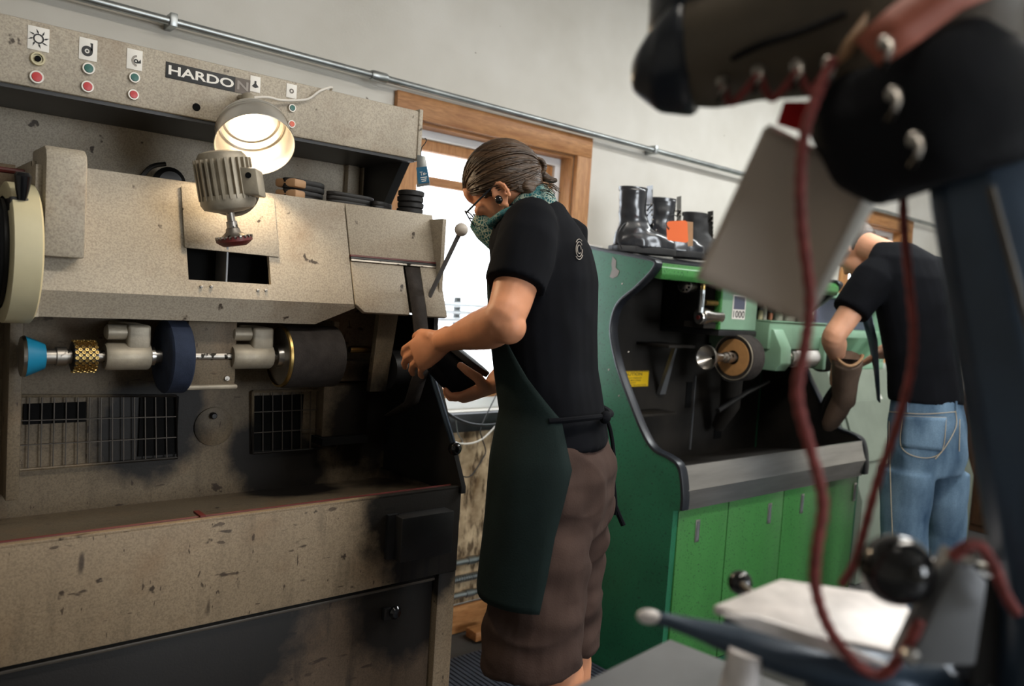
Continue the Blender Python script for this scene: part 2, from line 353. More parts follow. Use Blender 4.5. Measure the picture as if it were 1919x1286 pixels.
m = MB(); m.box(XL, 1.8, YB-.2, YB, 0, ZT); m.box(3.6, XR, YB-.2, YB, 0, ZT); m.box(1.8, 3.6, YB-.2, YB, 0, 1.15); m.box(1.8, 3.6, YB-.2, YB, 2.45, ZT)
struct(m.build('wall_front', M['wall'], smooth=0))
struct(MB().box(1.2, 2.4, WY-.032, WY-.013, 0, .115).build('baseboard_back', M['wood'], bevel=.004))
def window(name, w, label, detail):
    x0, x1, z0, z1 = w; r = struct(empty(name, (x0, WY, z0))); r['label'] = label; c = .09
    MB().box(x0-c, x1+c, WY-.025, WY-.001, z1, z1+c).build('head_casing', M['wood'], r, .003)
    MB().box(x0-c, x0, WY-.025, WY-.001, z0-.06, z1).build('side_casing', M['wood_v'], r, .003)
    MB().box(x1, x1+c, WY-.025, WY-.001, z0-.06, z1).build('side_casing', M['wood_v'], r, .003)
    MB().box(x0-c, x1+c, WY-.05, WY-.001, z0-.075, z0-.0).build('sill', M['black_metal'] if detail else M['wood'], r, .004)
    m = MB(); f = .045; y0, y1 = WY+.07, WY+.15                    # vinyl frame
    m.box(x0, x1, y0, y1, z1-f, z1); m.box(x0, x1, y0, y1, z0, z0+f); m.box(x0, x0+f, y0, y1, z0+f, z1-f); m.box(x1-f, x1, y0, y1, z0+f, z1-f)
    m.build('vinyl_frame', M['white_paint'], r, .003)
    m = MB(); a0, a1, b0, b1 = x0+f, x1-f, z0+f, z1-f; s = .042; ya, yb = WY+.085, WY+.125
    m.box(a0, a1, ya, yb, b1-s, b1); m.box(a0, a1, ya, yb, b0, b0+s); m.box(a0, a0+s, ya, yb, b0+s, b1-s); m.box(a1-s, a1, ya, yb, b0+s, b1-s)
    m.build('sash', M['wood_v'], r, .003)
    MB().box(a0+s, a1-s, ya+.004, yb-.004, b1-.175, b1-.14).build('muntin', M['wood'], r, .003)
    MB().box(a0+s, a1-s, WY+.1, WY+.104, b1-.14, b1-s).build('pane', M['glass'], r, smooth=0)
    MB().box(a0+s, a1-s, WY+.1, WY+.104, b0+s, b1-.175).build('pane', M['glass'], r, smooth=0)
    MB().box(x0, x1, WY+.001, WY+.07, z1-.012, z1).build('reveal_strip', M['wood'], r, smooth=0)
    MB().box(x1-.012, x1, WY+.001, WY+.07, z0, z1-.012).build('reveal_strip', M['wood_v'], r, smooth=0)
    return r
window('window_1', W1, 'fir-cased window behind the standing worker, blown out with daylight', True)
window('window_2', W2, 'small fir-cased window at the far end of the wall', False)
# outdoors, seen through the first window
tag(MB().box(-4, 9, WY+.3, 14, -.3, -.12).build('yard', M['white_paint'], smooth=0), 'pale bright yard outside the window', 'yard', kind='structure')
r = thing('slatted_fence', (3.6, 5.2, -.12), 'white slatted screen standing in the yard outside the window', 'fence')
for k in range(22): MB().box(2.2, 5.4, 5.2, 5.215, .0+k*.062, .035+k*.062).build('slat', M['white_paint'], r, smooth=0)
for x in (2.2, 3.0, 3.8, 4.6, 5.36): MB().box(x, x+.05, 5.216, 5.25, -.12, 1.38).build('post', M['black_metal'], r, smooth=0)
for k in range(8): MB().box(2.25, 5.36, 5.17, 5.18, 1.17+k*.024, 1.178+k*.024).build('wire', M['black_metal'], r, smooth=0)
for k in range(7): MB().box(3.70, 3.76, 5.17, 5.19, .55+k*.075, .60+k*.075).build('vent_slot', M['black_metal'], r, smooth=0)
MB().box(2.9, 5.3, 5.16, 5.17, 1.085, 1.10).build('red_band', M['red_tab'], r, smooth=0)
MB().box(2.2, 5.4, 5.19, 5.25, 1.38, 1.43).build('top_rail', M['white_paint'], r, smooth=0)

# conduit along the wall, with its couplings and clips
r = thing('wall_conduit', (1.8, WY, 2.17), 'long galvanised conduit running high along the white wall', 'conduit')
cz = lambda x: 2.178-.008*(x-.5)
MB().tube([(XL+.01, WY-.05, cz(XL)), (1.46, WY-.05, cz(1.46))], .0125, 10).build('pipe', M['galv'], r)
MB().tube([(1.46, WY-.05, cz(1.46)), (6.5, WY-.05, cz(6.5))], .0125, 10).build('pipe', M['galv'], r)
MB().lathe([(0, .016), (.006, .0185), (.06, .0185), (.066, .016)], (1.44, WY-.05, cz(1.45)), (1, 0, 0), 14).build('coupling', M['galv'], r)
for x in (.75, 2.98, 4.4): MB().box(x, x+.022, WY-.068, WY-.001, cz(x)-.018, cz(x)+.022).build('clip', M['galv'], r, .003)
for nm, z, lab in (('lower_conduit', .306, 'upper straight galvanised pipe low on the grimy wall'), ('lower_conduit', .165, 'lower straight galvanised pipe just above the wooden baseboard')):
    r = thing(nm, (1.9, WY-.03, z), lab, 'conduit', 'pipes low on the wall')
    MB().tube([(1.32, WY-.035, z), (2.35, WY-.035, z)], .0125, 10).build('pipe', M['galv'], r)
    for x in (1.6, 2.02, 2.25): MB().lathe([(0, .0165), (.04, .0165)], (x, WY-.035, z), (1, 0, 0), 12).build('coupling', M['galv'], r)
r = thing('spring_conduit', (1.9, WY-.03, .235), 'ribbed flexible metal conduit between two straight pipes low on the wall', 'conduit')
MB().tube([(1.32, WY-.035, .235), (2.35, WY-.035, .235)], .010, 8).build('core', M['black_metal'], r)
g = MB().lathe([(0, .0115), (.003, .016), (.006, .016), (.009, .0115)], (0, 0, 0), (1, 0, 0), 10).mesh('coil')
for k in range(46):
    o = bpy.data.objects.new('coil', g); COL.objects.link(o); o.parent = r; o.location = V((1.66+k*.0125, WY-.035, .235))-V(r.location)
g.materials.append(M['galv'])
# mat on the floor, ribs running towards the wall
r = thing('rubber_mat', (2.0, 1.2, 0), 'ribbed blue-black rubber mat on the floor between the machines', 'mat')
MB().box(1.32, 2.28, -.4, 2.4, -.003, .006).build('base', M['mat_rubber'], r, smooth=0)
m = MB()
for k in range(47): m.box(1.33+k*.0202, 1.343+k*.0202, -.4, 2.4, .006, .0105)
tag(m.build('rib', M['mat_rubber'], r, smooth=0), kind='stuff')
# odds and ends at the foot of the wall
r = thing('wood_offcut', (2.03, 2.5, 0), 'small pale wood block on the floor by the baseboard', 'block'); MB().box(1.99, 2.10, 2.46, 2.53, .011, .05).build('block', M['wood'], r, .004)
o = MB().tube(bez([(2.02, 2.42, .025), (2.12, 2.40, .03), (2.2, 2.45, .06), (2.24, 2.52, .03)]), [.014]*25, 8).build('rubber_hose', M['cable_black']); tag(o, 'short black hose lying on the floor beside the wood block', 'hose')
# cables under the window
for nm, pts, rad, mt, lab in [
    ('white_cable', [(812, 775, 2.5), (840, 820, 2.5), (870, 832, 2.5), (905, 822, 2.5), (940, 785, 2.5), (975, 740, 2.52)], .0036, 'cable_white', 'white cable looping below the window sill'),
    ('black_cable', [(800, 725, 2.48), (822, 760, 2.48), (860, 787, 2.48), (900, 797, 2.48), (945, 792, 2.5), (985, 770, 2.52)], .0055, 'cable_black', 'thick black cable sagging below the window sill'),
    ('thin_black_wire', [(838, 868, 2.5), (862, 890, 2.5), (882, 892, 2.5), (903, 862, 2.5), (910, 845, 2.5), (903, 820, 2.5), (902, 800, 2.5), (930, 740, 2.53)], .0026, 'cable_black', 'thin black wire hooking down over the grimy plaster'),
    ('grey_cable', [(854, 782, 2.51), (858, 812, 2.51), (867, 828, 2.51), (860, 834, 2.51)], .0022, 'galv', 'short thin grey lead hanging under the sill')]:
    tag(MB().tube(bez([aty(*p) for p in pts]), rad, 8).build(nm, M[mt]), lab, 'cable', 'cables under the window')

# ================================================================== THE GREY FINISHING MACHINE
XE = 1.305; XS = -.75
gm = thing('shoe_finishing_machine', (.5, 2.05, 0), 'long beige-grey shoe finishing machine with grinding wheels and control cabinet', 'machine')
# --- control cabinet
CYF = 2.03
cab = MB().box(XS, XE, CYF, 2.31, 1.803, 1.945).build('control_cabinet', M['machine'], gm, .006)
MB().box(XE-.001, XE+.012, CYF-.003, 2.31, 1.80, 1.95).build('end_cap', M['machine'], cab, .002)
MB().prism([(XE-.03, CYF+.03, 1.80), (XE-.03, 2.30, 1.80), (XE-.03, 2.30, 1.62), (XE-.03, 2.2, 1.62)], (.028, 0, 0)).build('end_bracket', M['black_metal'], gm)
MB().box(XS, XE-.004, CYF+.008, 2.30, 1.795, 1.803).build('underside', M['black_metal'], cab, smooth=0)
MB().box(XS, XE, 2.31, 2.335, .05, 1.945).build('rear_panel', M['machine'], gm, smooth=0)
def sticker(px, py, w, h):
    p = aty(px, py, CYF); return MB().box(p.x-w/2, p.x+w/2, CYF-.0015, CYF, p.z-h/2, p.z+h/2).build('sticker', M['white_print'], cab, .0005), p
def button(px, py, mt, r=.0135, hole=False):
    p = aty(px, py, CYF)
    MB().lathe([(0, r), (.004, r), (.007, r*.93), (.007, r*.72), (.003, r*.70)], (p.x, CYF, p.z), (0, -1, 0), 24).build('bezel', M['cream'] if hole else M['bezel'], cab)
    if hole: MB().lathe([(0, r*.42), (.0085, r*.42)], (p.x, CYF, p.z), (0, -1, 0), 16).build('socket', M['dark_void'], cab)
    else: MB().lathe([(.001, r*.72), (.006, r*.74), (.009, r*.66), (.0095, 0)], (p.x, CYF, p.z), (0, -1, 0), 24).build('button', M[mt], cab)
XD, YD = (1, 0, 0), (0, 0, 1)
def ring2(mb, p, r0, r1, a0=0, a1=2*math.pi, n=24, dy=-.0022):
    L = [[p+V((math.cos(a0+(a1-a0)*i/n)*q, dy, math.sin(a0+(a1-a0)*i/n)*q)) for q in (r0, r1)] for i in range(n+1)]; return mb.loft(L, False, False)
s, p = sticker(72, 73, .041, .05); m = MB(); ring2(m, p, .0075, .0105)
for k in range(8):
    a = 2*math.pi*k/8; d = V((math.cos(a), 0, math.sin(a))); q = V((math.cos(a+.9), 0, math.sin(a+.9))); b = p+V((0, -.0022, 0))
    m.add([b+d*.0095, b+d*.0105+q*.004, b+d*.0165+q*.006, b+d*.0145], [(0, 1, 2, 3)])
m.build('cutter_symbol', M['black_print'], s, smooth=0)
s, p = sticker(165, 93, .037, .048); m = MB(); pc = p+V((-.002, 0, -.004)); ring2(m, pc, .005, .0115); ring2(m, pc, .0, .0022, n=10); b = pc+V((0, -.0022, 0))
m.add([b+V((.007, 0, .004)), b+V((.0115, 0, 0)), b+V((.0115, 0, .019)), b+V((.006, 0, .019)), b+V((.006, 0, .0155)), b+V((.0072, 0, .0155))], [(0, 1, 2, 3, 4, 5)])
m.build('belt_symbol', M['black_print'], s, smooth=0)
s, p = sticker(252, 112, .034, .046); m = MB(); ring2(m, p+V((.006, 0, -.002)), .0085, .013, 1.7, 4.6); m.build('brush_symbol', M['grey_print'], s, smooth=0)
m = MB(); b = p+V((.004, -.0022, -.008)); m.add([b, b+V((.009, 0, .011)), b+V((.010, 0, .002))], [(0, 1, 2)]); ring2(m, p+V((.003, 0, -.003)), .002, .005); m.build('blade_symbol', M['black_print'], s, smooth=0)
s, p = sticker(478, 158, .027, .04); m = MB(); b = p+V((0, -.0022, 0)); m.add([b+V(q) for q in ((-.009, 0, -.006), (0, 0, -.010), (.009, 0, -.006), (.0025, 0, .001), (.0025, 0, .008), (-.0025, 0, .008), (-.0025, 0, .001))], [tuple(range(7))]); m.build('fan_symbol', M['black_print'], s, smooth=0)
s, p = sticker(546, 171, .029, .036); m = MB(); ring2(m, p, .003, .0062); m.build('nut_symbol', M['faded_print'], s, smooth=0)
button(70, 111, None, .0145, True); button(68, 145, 'red_button', .0145); button(165, 129, 'green_button'); button(163, 163, 'red_button')
button(251, 146, 'green_button', .0125); button(249, 178, 'red_button', .0125); button(546, 203, 'green_button', .0105); button(545, 233, 'orange_button', .0105)
p = aty(368, 201, CYF); MB().lathe([(0, .0095), (.001, .0095)], (p.x, CYF, p.z), (0, -1, 0), 20).build('empty_hole', M['dark_void'], cab)
a = aty(310, 140, CYF); b = aty(467, 175, CYF); pl = MB().box(a.x, b.x, CYF-.0018, CYF, a.z-.006, a.z+.031).build('name_plate', M['black_print'], cab, .0004)
pl['label'] = 'black plate lettered HARDO N'
xo = a.x+.006; wd = (b.x-a.x)
text('HARDO', 'lettering', M['white_print'], pl, (xo, CYF-.002, a.z+.002), XD, YD, .022, wd*.77, .022)
MB().box(a.x+wd*.815, b.x+.001, CYF-.0024, CYF-.0019, a.z-.006, a.z+.031).build('worn_patch', M['faded_print'], pl, smooth=0)
text('N', 'lettering', M['grey_print'], pl, (a.x+wd*.84, CYF-.0026, a.z+.002), XD, YD, .022, wd*.14, .022)
# --- hood: sloping face with a cut-out, bevelled skirt, shelf on top
SL = .308
def S(x, z, off=0): return V((x, 1.842+(z-1.347)*SL-off*.955, z+off*.295))
def patch(mb, pts, th=.012, off=0): mb.prism([S(x, z, off) for x, z in pts], V((0, .955, -.295))*th)
m = MB(); HX0, HX1 = .305, 1.022; zt, zb = 1.634, 1.372; hx0, hx1, hz0, hz1 = .607, .802, 1.41, 1.485
for q in ([(HX0, zb), (hx0, zb), (hx0, zt), (HX0, zt)], [(hx1, zb), (HX1, zb), (HX1, zt), (hx1, zt)], [(hx0, zb), (hx1, zb), (hx1, hz0), (hx0, hz0)], [(hx0, hz1), (hx1, hz1), (hx1, zt), (hx0, zt)]): patch(m, q)
hood = m.build('hood', M['machine'], gm, smooth=0)
a = S(0, zb).y
MB().prism([(HX0, a, zb), (HX0, a+.028, 1.316), (HX0, a+.04, 1.316), (HX0, a+.012, zb)], (.625, 0, 0)).build('skirt', M['machine'], hood, smooth=0)
MB().add([(.93, a, zb), (1.022, a, zb), (1.028, a+.004, 1.362), (.93, a+.028, 1.316), (.93, a+.012, zb), (1.022, a+.012, zb), (1.028, a+.016, 1.362), (.93, a+.04, 1.316)],
         [(0, 1, 2, 3), (7, 6, 5, 4), (0, 4, 5, 1), (1, 5, 6, 2), (2, 6, 7, 3), (3, 7, 4, 0)]).build('skirt', M['machine'], hood, smooth=0)
MB().box(HX0, XE, 1.932, 2.309, 1.622, 1.636).build('shelf', M['machine'], gm, smooth=0)
MB().box(HX0-.004, HX0+.008, 1.86, 2.309, 1.316, 1.622).build('hood_side', M['machine'], gm, smooth=0)
MB().box(.58, .83, 1.95, 1.96, 1.36, 1.56).build('cutout_back', M['dark_void'], gm, smooth=0)
MB().box(.698, .702, 1.88, 1.95, 1.40, 1.5).build('cutout_divider', M['gunmetal'], gm, smooth=0)
m = MB(); patch(m, [(.602, hz1-.004), (.826, hz1-.008), (.826, 1.622), (.602, 1.622)], .004, .0045); m.build('motor_plate', M['machine'], gm, .001)
for px, py in ((376, 537), (395, 537), (482, 544), (497, 544)):
    p = aty(px, py, 1.86); q = S(p.x, p.z); MB().lathe([(0, .0042), (.0022, .0042), (.003, .002)], q, (0, -.955, .295), 10).build('screw', M['worn_steel'], hood)
# hood of the belt sander at the right-hand end
rh = empty('belt_hood', (1.16, 1.9, 1.35)); adopt(rh, gm)
m = MB(); patch(m, [(1.026, 1.496), (XE, 1.500), (XE, 1.637), (1.026, 1.634)], .014); m.build('upper_plate', M['machine'], rh, .002)
m = MB(); patch(m, [(1.026, 1.372), (1.05, 1.352), (1.19, 1.350), (1.185, 1.484), (1.024, 1.484)], .014, .002); m.build('lower_plate', M['machine'], rh, .002)
m = MB(); patch(m, [(1.245, 1.347), (XE+.008, 1.347), (XE, 1.488), (1.24, 1.484)], .014, .003); m.build('lower_plate', M['machine'], rh, .002)
MB().box(XE-.012, XE, 1.86, 2.309, 1.35, 1.622).build('hood_side', M['machine'], gm, smooth=0)
for dz, mt in ((0, 'worn_steel'), (.006, 'black_metal'), (.0115, 'red_rod')):
    m = MB(); patch(m, [(1.024, 1.483+dz), (XE+.004, 1.483+dz), (XE+.004, 1.4875+dz), (1.024, 1.4875+dz)], .008, .006); m.build('trim_strip', M[mt], rh)
m = MB(); m.loft([[V((x, y, z)) for x in (1.192, 1.238)] for y, z in ((1.886, 1.482), (1.862, 1.42), (1.838, 1.36), (1.815, 1.28), (1.812, 1.2), (1.85, 1.11), (1.95, 1.06))], False, False)
me = m; o = me.build('sanding_belt', M['grit'], gm); sd = o.modifiers.new('thick', 'SOLIDIFY'); sd.thickness = .004
MB().prism([(1.13, 1.90, 1.352), (1.19, 1.90, 1.352), (1.18, 1.93, 1.13), (1.13, 1.93, 1.13)], (0, .02, 0)).build('belt_guard', M['machine_dirty'], gm)
MB().lathe([(0, .055), (.05, .055)], (1.19, 1.945, 1.19), (1, 0, 0), 28).build('belt_roller', M['black_metal'], gm)
p = aty(655, 655, 1.97); q = aty(732, 655, 1.97); MB().lathe([(0, .009), (.005, .0105), (q.x-p.x-.005, .0105), (q.x-p.x, .009)], p, (1, 0, 0), 16).build('guide_pin', M['brass'], gm)
MB().box(1.03, 1.2, 2.04, 2.10, 1.145, 1.205).build('pin_block', M['machine_dirty'], gm, .004)
MB().box(1.055, 1.2, 2.055, 2.10, .985, 1.14).build('dust_plate', M['machine_dirty'], gm, .004)
MB().box(1.045, 1.19, 2.03, 2.10, .965, .985).build('dust_slot', M['dark_void'], gm)
# --- tall cover at the left of the hood
MB().loft([[V((x, y, z)) for y, z in ((1.83, 1.44), (1.83, 1.635), (1.838, 1.652), (1.855, 1.662), (1.98, 1.662), (1.98, 1.44))] for x in (.313, .388)]).build('end_cover', M['machine'], gm, .005)
# --- work bay
MB().box(XS, .30, 2.10, 2.12, .80, 1.64).build('bay_panel', M['machine_dirty'], gm, smooth=0)
MB().box(.30, XE-.014, 2.10, 2.12, .80, 1.62).build('bay_panel', M['machine_dirty'], gm, smooth=0)
MB().box(.286, .312, 2.02, 2.10, .90, 1.318).build('bay_post', M['machine_dirty'], gm, .003)
MB().prism([(XE-.016, y, z) for y, z in ((1.694, .898), (1.86, 1.205), (1.87, 1.345), (2.30, 1.345), (2.30, .80), (1.714, .80), (1.714, .88), (1.694, .88))], (.014, 0, 0)).build('bay_side', M['black_metal'], gm)
MB().prism([(0, 1.712, .885), (0, 2.10, .84), (0, 2.10, .82), (0, 1.712, .865)], (XE-.02, 0, 0)).build('trough_floor', M['machine_dirty'], gm)
MB().prism([(XS, 1.712, .885), (XS, 2.10, .84), (XS, 2.10, .82), (XS, 1.712, .865)], (-XS-.001, 0, 0)).build('trough_floor', M['machine_dirty'], gm)
def grille(pa, pb, pc, pd, nx, nz, y=2.088):
    A, B, C, D = [aty(*p, y) for p in (pa, pb, pc, pd)]; r = empty('wire_grille', (A+C)/2); adopt(r, gm)
    MB().tube([A, B, C, D, A], .004, 6).build('frame', M['machine_dirty'], r)
    for k in range(1, nx): MB().tube([A.lerp(B, k/nx), D.lerp(C, k/nx)], .0016, 5).build('wire', M['wire'], r)
    for k in range(1, nz): MB().tube([A.lerp(D, k/nz), B.lerp(C, k/nz)], .0016, 5).build('wire', M['wire'], r)
grille((32, 742), (330, 742), (332, 858), (28, 882), 14, 3); grille((474, 734), (632, 730), (631, 838), (474, 850), 9, 3)
a = aty(44, 757, 2.099); b = aty(160, 790, 2.099); MB().box(a.x, b.x, 2.094, 2.0995, b.z, a.z).build('vent_slot', M['dark_void'], gm)
a = aty(262, 745, 2.099); b = aty(330, 850, 2.099); MB().box(a.x, b.x, 2.094, 2.0995, b.z, a.z).build('vent_slot', M['dark_void'], gm)
a = aty(476, 742, 2.099); b = aty(563, 838, 2.099); MB().box(a.x, b.x, 2.094, 2.0995, b.z, a.z).build('vent_slot', M['dark_void'], gm)
p = aty(400, 799, 2.10); c = MB().lathe([(0, .051), (.004, .051), (.005, .049)], p, (0, -1, 0), 32).build('round_cover', M['machine_dirty'], gm)
p = aty(399, 779, 2.094); MB().lathe([(0, .009), (.008, .009), (.012, .006)], p, (0, -1, 0), 12).build('cover_knob', M['black_metal'], c)
# --- spindle with its tools
SY = 1.94
def sx(px): return aty(px, 668, SY).x
SZ = aty(300, 668, SY).z; sp = empty('spindle', (.6, SY, SZ)); adopt(sp, gm)
def turn(name, px0, px1, prof, mt, seg=28, z=None, y=None):
    x0, x1 = sx(px0), sx(px1); return MB().lathe([((x1-x0)*t_, r_) for t_, r_ in prof], (x0, y or SY, z or SZ), (1, 0, 0), seg).build(name, M[mt], sp)
turn('shaft', 60, 620, [(0, .013), (1, .013)], 'worn_steel')
turn('cone_rim', 38, 46, [(0, .036), (.1, .042), (.9, .0445), (1, .043)], 'steel')
turn('cone', 46, 83, [(0, .0435), (.6, .034), (1, .027)], 'teal')
turn('sleeve', 83, 133, [(0, .017), (.4, .017), (.42, .021), (.8, .021), (.82, .016), (1, .016)], 'worn_steel')
turn('brush_core', 134, 179, [(0, .030), (.02, .033), (.98, .033), (1, .030)], 'black_metal')
x0, x1 = sx(135), sx(178)
for k in range(7):
    for i in range(18):
        a = 2*math.pi*(i+.5*(k % 2))/18; d = V((0, math.cos(a), math.sin(a))); 
        if d.y > .45: continue
        MB().lathe([(0, .0046), (.0035, .0040), (.0035, .0022), (.001, .0020)], V((x0+(x1-x0)*(k+.5)/7, SY, SZ))+d*.0325, d, 7).build('stud', M['brass'], sp)
def bearing(pa, pb, pt):
    x0, x1 = sx(pa), sx(pb); r = empty('bearing_block', (x0, SY, SZ)); adopt(r, gm); z1 = aty(pa, pt, SY).z
    MB().lathe([(0, .028), (.006, .031), (x1-x0-.004, .031), (x1-x0, .028)], (x0, SY, SZ), (1, 0, 0), 26).build('bearing', M['cast'], r)
    MB().box(x0+(x1-x0)*.45, x1-.002, SY-.022, 2.10, SZ+.012, z1).build('arm', M['cast'], r, .007, 3)
    MB().lathe([(0, .012), (.004, .017), (.05, .017)], (x0, SY, z1-.018), (1, 0, 0), 18).build('grease_cup', M['cast'], r)
bearing(195, 279, 607); bearing(432, 507, 612)
turn('collar', 281, 303, [(0, .022), (.3, .022), (.32, .017), (1, .017)], 'steel')
turn('abrasive_wheel', 301, 347, [(0, .066), (.04, .081), (.12, .086), (.88, .086), (.96, .081), (1, .066)], 'bluewheel', 48)
a = sx(348); b = sx(440); z0 = aty(348, 730, SY).z
MB().box(a, b, SY-.01, 2.10, z0+.01, 1.318).build('wheel_bracket', M['machine_dirty'], gm, .005); MB().box(a-.003, b+.004, SY-.02, 2.10, z0, z0+.012).build('bracket_foot', M['cast'], gm, .005)
p = aty(425, 709, SY-.012); MB().lathe([(0, .006), (.004, .006)], (p.x, SY-.012, p.z), (0, -1, 0), 10).build('bolt', M['worn_steel'], gm)
x0 = sx(520); dr = empty('sanding_drum', (x0, SY, SZ)); adopt(dr, gm)
MB().lathe([(0, .074), (.002, .079), (.008, .080), (.01, .076)], (x0, SY, SZ), (1, 0, 0), 48, False).build('drum_rim', M['brass'], dr)
MB().lathe([(.006, .074), (.020, .070), (.026, .034), (.004, .030), (-.006, .026)], (x0, SY, SZ), (1, 0, 0), 40).build('drum_hub', M['steel'], dr)
MB().lathe([(.009, .0785), (.012, .081), (sx(624)-x0-.003, .081), (sx(624)-x0, .077)], (x0, SY, SZ), (1, 0, 0), 48).build('abrasive_sleeve', M['grit'], dr)
MB().box(sx(630), sx(640), 1.96, 2.10, 1.15, 1.32).build('drum_guard', M['machine_dirty'], gm, .003)
# --- trough front, doors, leg
MB().box(XS, XE-.012, 1.700, 1.712, .666, .897).build('trough_front', M['machine_front'], gm, .003)
MB().box(XS, XE-.012, 1.7, 1.717, .894, .9).build('lip', M['machine_front'], gm, .001)
for k, (y, z) in enumerate(((1.727, .897), (1.739, .893), (1.751, .889))): MB().tube([(XS+.01, y, z), (XE-.03, y, z)], .0042, 8).build('red_rail', M['red_rod'], gm)
p = aty(375, 962, 1.735); MB().box(p.x-.006, p.x+.006, 1.715, 1.76, .899, .904).build('rail_clip', M['red_rod'], gm)
MB().box(XS, 1.232, 1.722, 1.735, .09, .655).build('lower_door', M['machine_door'], gm, .003)
MB().box(XS, 1.238, 1.715, 1.722, .655, .668).build('door_gap', M['gap'], gm)
MB().box(XS, 1.23, 1.709, 1.721, .648, .656).build('door_edge', M['wire'], gm, .002)
MB().box(1.236, XE-.012, 1.702, 1.76, .02, .666).build('leg', M['machine_front'], gm, .003)
MB().box(XE-.03, XE-.012, 1.76, 2.31, .02, .87).build('end_panel', M['machine_dirty'], gm)
MB().box(XS, XE-.03, 1.76, 2.31, .0, .08).build('plinth', M['black_metal'], gm)
a = aty(740, 966, 1.66); b = aty(845, 1036, 1.66)
MB().box(a.x+.02, b.x, 1.655, 1.699, b.z, a.z-.01).build('dust_box', M['black_metal'], gm, .003); MB().box(a.x, a.x+.03, 1.688, 1.699, b.z+.002, a.z-.008).build('box_flange', M['black_metal'], gm)
p = aty(737, 1146, 1.71); MB().lathe([(-.015, .006), (0, .006), (.003, .015), (.012, .017), (.018, .012), (.019, 0)], (p.x, 1.71, p.z), (0, -1, 0), 18).build('door_knob', M['knob'], gm)
MB().box(p.x-.028, p.x-.006, 1.708, 1.722, p.z-.02, p.z+.012).build('latch', M['black_metal'], gm, .003)
# --- small buffing motor with its cup brush
mt_ = empty('buffing_motor', aty(428, 395, 1.75)); adopt(mt_, gm)
A = aty(413, 283, 1.75); B = aty(431, 397, 1.75); ax = (B-A).normalized(); L = (B-A).length; e1, e2, _ = basis(ax)
MB().lathe([(0, .030), (.004, .046), (.014, .052), (L*.72, .052), (L*.72+.001, .0575), (L*.86, .0585), (L*.95, .052), (L, .030), (L+.002, .012)], A, ax, 40).build('casing', M['cast'], mt_)
for k in range(26):
    a = 2*math.pi*k/26; d = e1*math.cos(a)+e2*math.sin(a); t_ = ax.cross(d)
    MB().obox(A+ax*(.014+L*.36)+d*.0555, d*.0045, t_*.0026, ax*L*.33).build('fin', M['cast'], mt_)
jb = A+ax*(L*.5)+U*.064-W*.012
o = MB().obox(jb, U*.018, W*.024, ax*.029).build('terminal_box', M['cast'], mt_, .004)
MB().lathe([(0, .0065), (.001, .0065)], jb+U*.0-W*.0243-ax*.012, -W, 14).build('cable_entry', M['dark_void'], o)
MB().lathe([(0, .058), (.012, .062), (.05, .062), (.056, .05)], A+ax*(L*.55)+W*.03-U*.012, W, 36).build('mount_ring', M['black_metal'], mt_)
MB().lathe([(0, .0085), (.02, .0085), (.021, .0115), (.034, .0115), (.036, .014), (.044, .016), (.052, .026), (.056, .031)], B, ax, 24).build('chuck', M['worn_steel'], mt_)
MB().lathe([(.054, .030), (.056, .0385), (.064, .0385), (.07, .031), (.0745, .024), (.075, 0)], B, ax, 30).build('cup_brush', M['red_rod'], mt_)
for k in range(22):
    a = 2*math.pi*k/22; d = e1*math.cos(a)+e2*math.sin(a); MB().obox(B+ax*.0555+d*.036, d*.0035, ax.cross(d)*.0022, ax*.003).build('bristle_lug', M['worn_steel'], mt_)
# --- levers at the right-hand end
for (pa, pb, mt, lab) in (((797, 572, 2.24), (861, 438, 2.18), 'ball_white', 'ivory ball lever'), ((806, 690, 2.2), (850, 833, 2.16), 'knob', 'black ball lever')):
    A, B = at(*pa), at(*pb); r = empty('belt_lever', A); adopt(r, gm); r['label'] = lab; d = (B-A).normalized()
    MB().tube([A, B], .0065 if mt == 'ball_white' else .008, 10).build('rod', M['gunmetal'] if mt == 'ball_white' else M['bluegrey'], r)
    MB().ball(B+d*.012, .0185, 20).build('ball_grip', M[mt], r)
MB().lathe([(0, .03), (.05, .03)], (XE, 2.02, 1.27), (1, 0, 0), 20).build('lever_pivot', M['black_metal'], gm)
MB().tube([(XE+.03, 2.02, 1.28), at(797, 572, 2.24)], .008, 8).build('lever_link', M['bluegrey'], gm); MB().tube([(XE+.03, 2.02, 1.26), at(806, 690, 2.2)], .008, 8).build('lever_link', M['bluegrey'], gm)
# --- sole stitching head at the left edge
dh = empty('trimming_head', (.2, 1.86, 1.4)); adopt(dh, gm); hx = .205; C0 = aty(-30, 470, 1.84)
C0 = V((C0.x+.035, 1.9, C0.z))
MB().lathe([(0, .135), (.004, .142), (.05, .142), (.054, .136), (.054, .118), (.03, .112)], C0, (1, 0, 0), 48).build('disc_rim', M['cream'], dh)
MB().lathe([(-.10, .10), (.05, .112)], C0, (1, 0, 0), 40).build('drum', M['black_metal'], dh)
for k in range(7): MB().lathe([(0, .113), (.006, .116), (.012, .113)], C0+V((-.10+k*.02, 0, 0)), (1, 0, 0), 40).build('drum_rib', M['dark_void'], dh)
p = aty(42, 340, 1.80); MB().lathe([(0, .008), (.02, .012), (.045, .0155), (.052, .011), (.053, 0)], V(p)-V((0, 0, .035)), (0, -.1, 1), 18).build('grip', M['knob'], dh)
MB().box(p.x-.02, p.x+.012, 1.80, 1.92, p.z-.06, p.z-.03).build('grip_arm', M['black_metal'], dh, .004)
p = aty(42, 458, 1.79); MB().lathe([(0, .007), (.05, .007)], V(p), (0, 1, 0), 12).build('disc_hole', M['dark_void'], dh)
